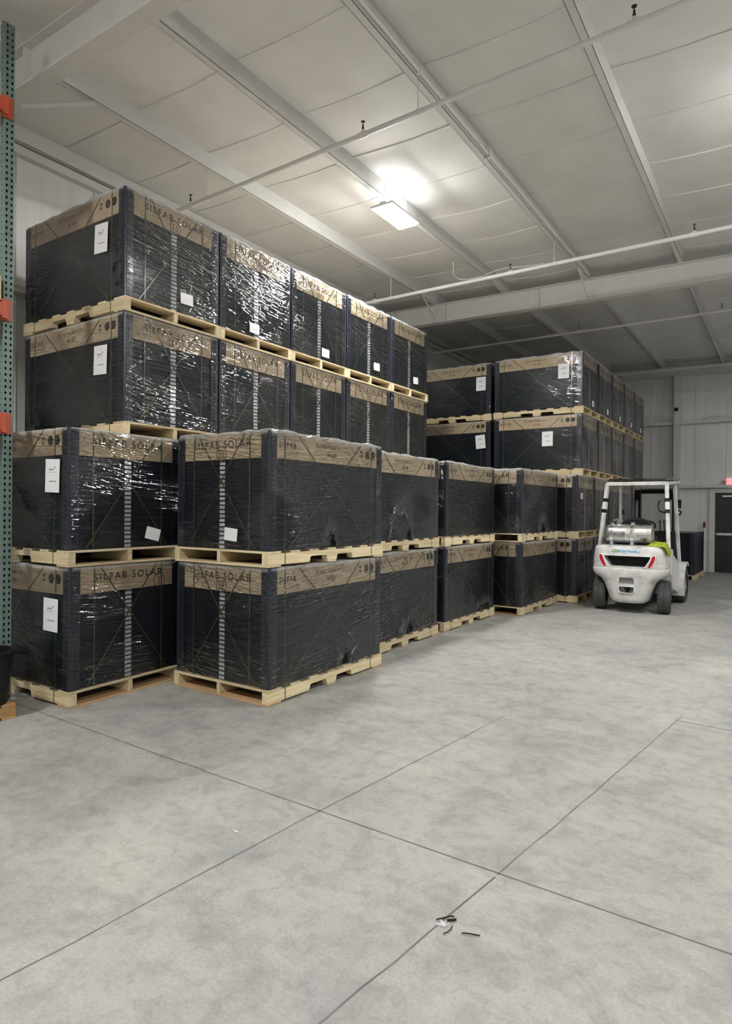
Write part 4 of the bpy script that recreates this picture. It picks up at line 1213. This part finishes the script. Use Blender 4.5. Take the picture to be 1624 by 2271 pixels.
obj('carriage', MB().box(-0.45, 0.45, 2.18, 2.24, 0.15, 0.25).box(-0.45, 0.45, 2.18, 2.24, 0.5, 0.6).box(-0.30, -0.2, 2.16, 2.2, 0.15, 0.6).box(0.2, 0.3, 2.16, 2.2, 0.15, 0.6).mesh('carriage', 'black'), fk)
obj('load_backrest', MB().box(-0.45, -0.42, 2.19, 2.22, 0.6, 1.25).box(0.42, 0.45, 2.19, 2.22, 0.6, 1.25).box(-0.45, 0.45, 2.19, 2.22, 1.22, 1.25).mesh('load_backrest', 'black'), fk)

# gas tank strapped behind the seat
tk = empty('gas_cylinder', (-2.18 - 0.06, 11.35 - 0.13, 1.108), 'silver propane gas cylinder lying across the back of the forklift', 'gas cylinder')
zc = 0.195; rt = 0.158
obj('tank', MB().lathe([(0, -0.36), (0.07, -0.355), (0.12, -0.33), (rt - 0.008, -0.28), (rt, -0.24), (rt, -0.005), (rt + 0.002, 0.0), (rt, 0.005), (rt, 0.14), (rt - 0.008, 0.18), (0.12, 0.23), (0.07, 0.25), (0, 0.255)], 'X', 32, (0, 0, zc)).mesh('tank', 'alu', smooth=True), tk)
cb_ = MB()
n = 30
for k in range(n):
    a0, a1 = 2 * PI * k / n, 2 * PI * (k + 1) / n
    mid = math.degrees((a0 + a1) / 2)
    x0_, x1_ = 0.17, 0.40
    segs = [(x0_, x1_)]
    if 195 < mid < 265 : segs = [(0.17, 0.225), (0.335, 0.40)] if 205 < mid < 245 else segs
    for xa, xb in segs:
        v = []
        for x in (xa, xb):
            rr2 = 0.148 if x < 0.2 else 0.152
            for a in (a0, a1):
                for r_ in (rr2, rr2 - 0.006):
                    v.append((x, r_ * math.cos(a), zc + r_ * math.sin(a)))
        cb_.add(v, [(0, 2, 6, 4), (1, 5, 7, 3), (0, 4, 5, 1), (2, 3, 7, 6), (4, 6, 7, 5), (0, 1, 3, 2)])
obj('collar', cb_.mesh('collar', 'alu'), tk)
obj('valve', MB().tube([(0.25, 0, zc), (0.33, 0, zc)], 0.03, 10).tube([(0.29, 0, zc), (0.29, -0.09, zc - 0.04)], 0.02, 8).mesh('valve', 'brass', smooth=True), tk)
for x in (-0.22, 0.10):
    obj('clamp_band', MB().lathe([(rt + 0.001, x - 0.022), (rt + 0.006, x - 0.022), (rt + 0.006, x + 0.022), (rt + 0.001, x + 0.022)], 'X', 32, (0, 0, zc)).box(x - 0.03, x + 0.03, -0.04, 0.04, zc + rt, zc + rt + 0.03).mesh('clamp_band', 'chrome'), tk)
    obj('cradle_foot', MB().prism([(-0.12, 0), (0.12, 0), (0.10, 0.075), (0.04, 0.045), (-0.04, 0.045), (-0.10, 0.075)], x - 0.025, x + 0.025, 0).mesh('cradle_foot', 'grey'), tk)
obj('latch', MB().box(-0.16, -0.11, -0.02, 0.02, zc + rt + 0.005, zc + rt + 0.06).beam((-0.22, 0, zc + rt + 0.06), (-0.13, 0, zc + rt + 0.085), 0.035, 0.02).beam((-0.09, 0, zc + rt + 0.02), (-0.06, 0, zc + rt + 0.07), 0.03, 0.015).mesh('latch', 'chrome', bevel=0.004), tk)
obj('cradle', MB().box(-0.32, 0.34, -0.13, 0.13, 0.0, 0.012).mesh('cradle', 'grey'), tk)

# hi-vis vest crumpled on the counterweight
def vest():
    nx, ny = 26, 16
    v = []
    for j in range(ny + 1):
        for i in range(nx + 1):
            u, w = i / nx, j / ny
            x = 0.23 + 0.36 * u + 0.02 * noise.noise(Vector((u * 4, w * 4, 3)))
            y = -0.32 + 0.33 * w + 0.03 * noise.noise(Vector((u * 3, w * 3, 9)))
            edge = min(u, 1 - u, w, 1 - w) * 6
            top = 1.112 + min(1, edge) * (0.045 + 0.05 * abs(noise.noise(Vector((u * 5, w * 4, 1)))) + 0.03 * noise.noise(Vector((u * 9, w * 7, 5))))
            lim = min(1.0, max(0.0, (x - 0.29) / 0.09)); top = 1.112 + (top - 1.112) * (0.30 + 0.70 * lim)
            if x > 0.53:
                k = (x - 0.53) / 0.06
                x = 0.53 + 0.06 * min(1, k) + 0.01
                top = top - 0.10 * k * k - 0.03 * k
            v.append((x, y, top))
    n = nx + 1
    f = [(j * n + i, j * n + i + 1, (j + 1) * n + i + 1, (j + 1) * n + i) for j in range(ny) for i in range(nx)]
    b = MB().add(v, f)
    v2 = [(p[0], p[1], p[2] - 0.006) for p in v]
    b.add(v2, [q[::-1] for q in f])
    return b.mesh('hivis_vest', 'hivis', smooth=True)
obj('hivis_vest', vest(), None, (-2.18, 11.35, 0), label='crumpled yellow hi-vis vest on the right of the forklift counterweight', cat='vest')

# ================================================================== SCRAPS ON THE FLOOR
def scrap(name, pts, r, m, label, cat, group='floor scraps'):
    obj(name, MB().tube(pts, r, 7).mesh(name, m, smooth=True), None, label=label, cat=cat, group=group)
def fl(px, py, h=0.004):
    d = _right * ((px - 812) / F_PX) + _down * ((py - 1135.5) / F_PX) + _fwd
    t = (h - CAM_H) / d.z
    return (d.x * t, d.y * t, h)
scrap('cable_tie', [fl(968, 2039, 0.006), fl(985, 2035, 0.006), fl(998, 2031.5, 0.006), fl(1008, 2032.5, 0.006)], 0.0026, 'black', 'curved black cable tie scrap with knob end, farthest of the floor scraps', 'cable tie')
scrap('cable_tie', [fl(1003, 2053, 0.006), fl(1001, 2060, 0.006), fl(994, 2066, 0.006), fl(984, 2071, 0.006)], 0.0022, 'black', 'bent black cable tie scrap nearest below the white scrap', 'cable tie')
scrap('cable_tie', [fl(1024, 2069, 0.006), fl(1040, 2070, 0.006), fl(1055, 2073, 0.006), fl(1065, 2075, 0.006)], 0.0024, 'black', 'straight black cable tie scrap at the right of the floor scraps', 'cable tie')
scrap('rubber_bit', [fl(992, 2041, 0.008), fl(1001, 2040.5, 0.008), fl(1012, 2039, 0.008)], 0.0048, 'black', 'short thick black rubber bit behind the white scrap', 'scrap')
wsp = [fl(966, 2050, 0.004), fl(980, 2049, 0.004), fl(976, 2041, 0.014), fl(984, 2045, 0.010), fl(990, 2049, 0.013), fl(997, 2047, 0.012), fl(996, 2051, 0.005), fl(989, 2053, 0.004), fl(983, 2054, 0.004), fl(979, 2051, 0.004)]
ws = MB(); nn = len(wsp)
ws.add([(p[0], p[1], p[2] + 0.004) for p in wsp] + [(p[0], p[1], max(0.0, p[2] - 0.004)) for p in wsp], [tuple(range(nn)), tuple(range(nn, 2 * nn))[::-1]] + [(i, (i + 1) % nn, nn + (i + 1) % nn, nn + i) for i in range(nn)])
obj('plastic_scrap', ws.mesh('plastic_scrap', 'paper'), None, label='torn white plastic scrap lying on the concrete', cat='scrap', group='floor scraps')
scrap('paper_curl', [fl(520, 1842, 0.004), fl(525, 1846, 0.004), fl(528, 1844, 0.004)], 0.004, 'paper', 'tiny white paper curl alone on the floor left of centre', 'scrap')

bpy.context.view_layer.update()
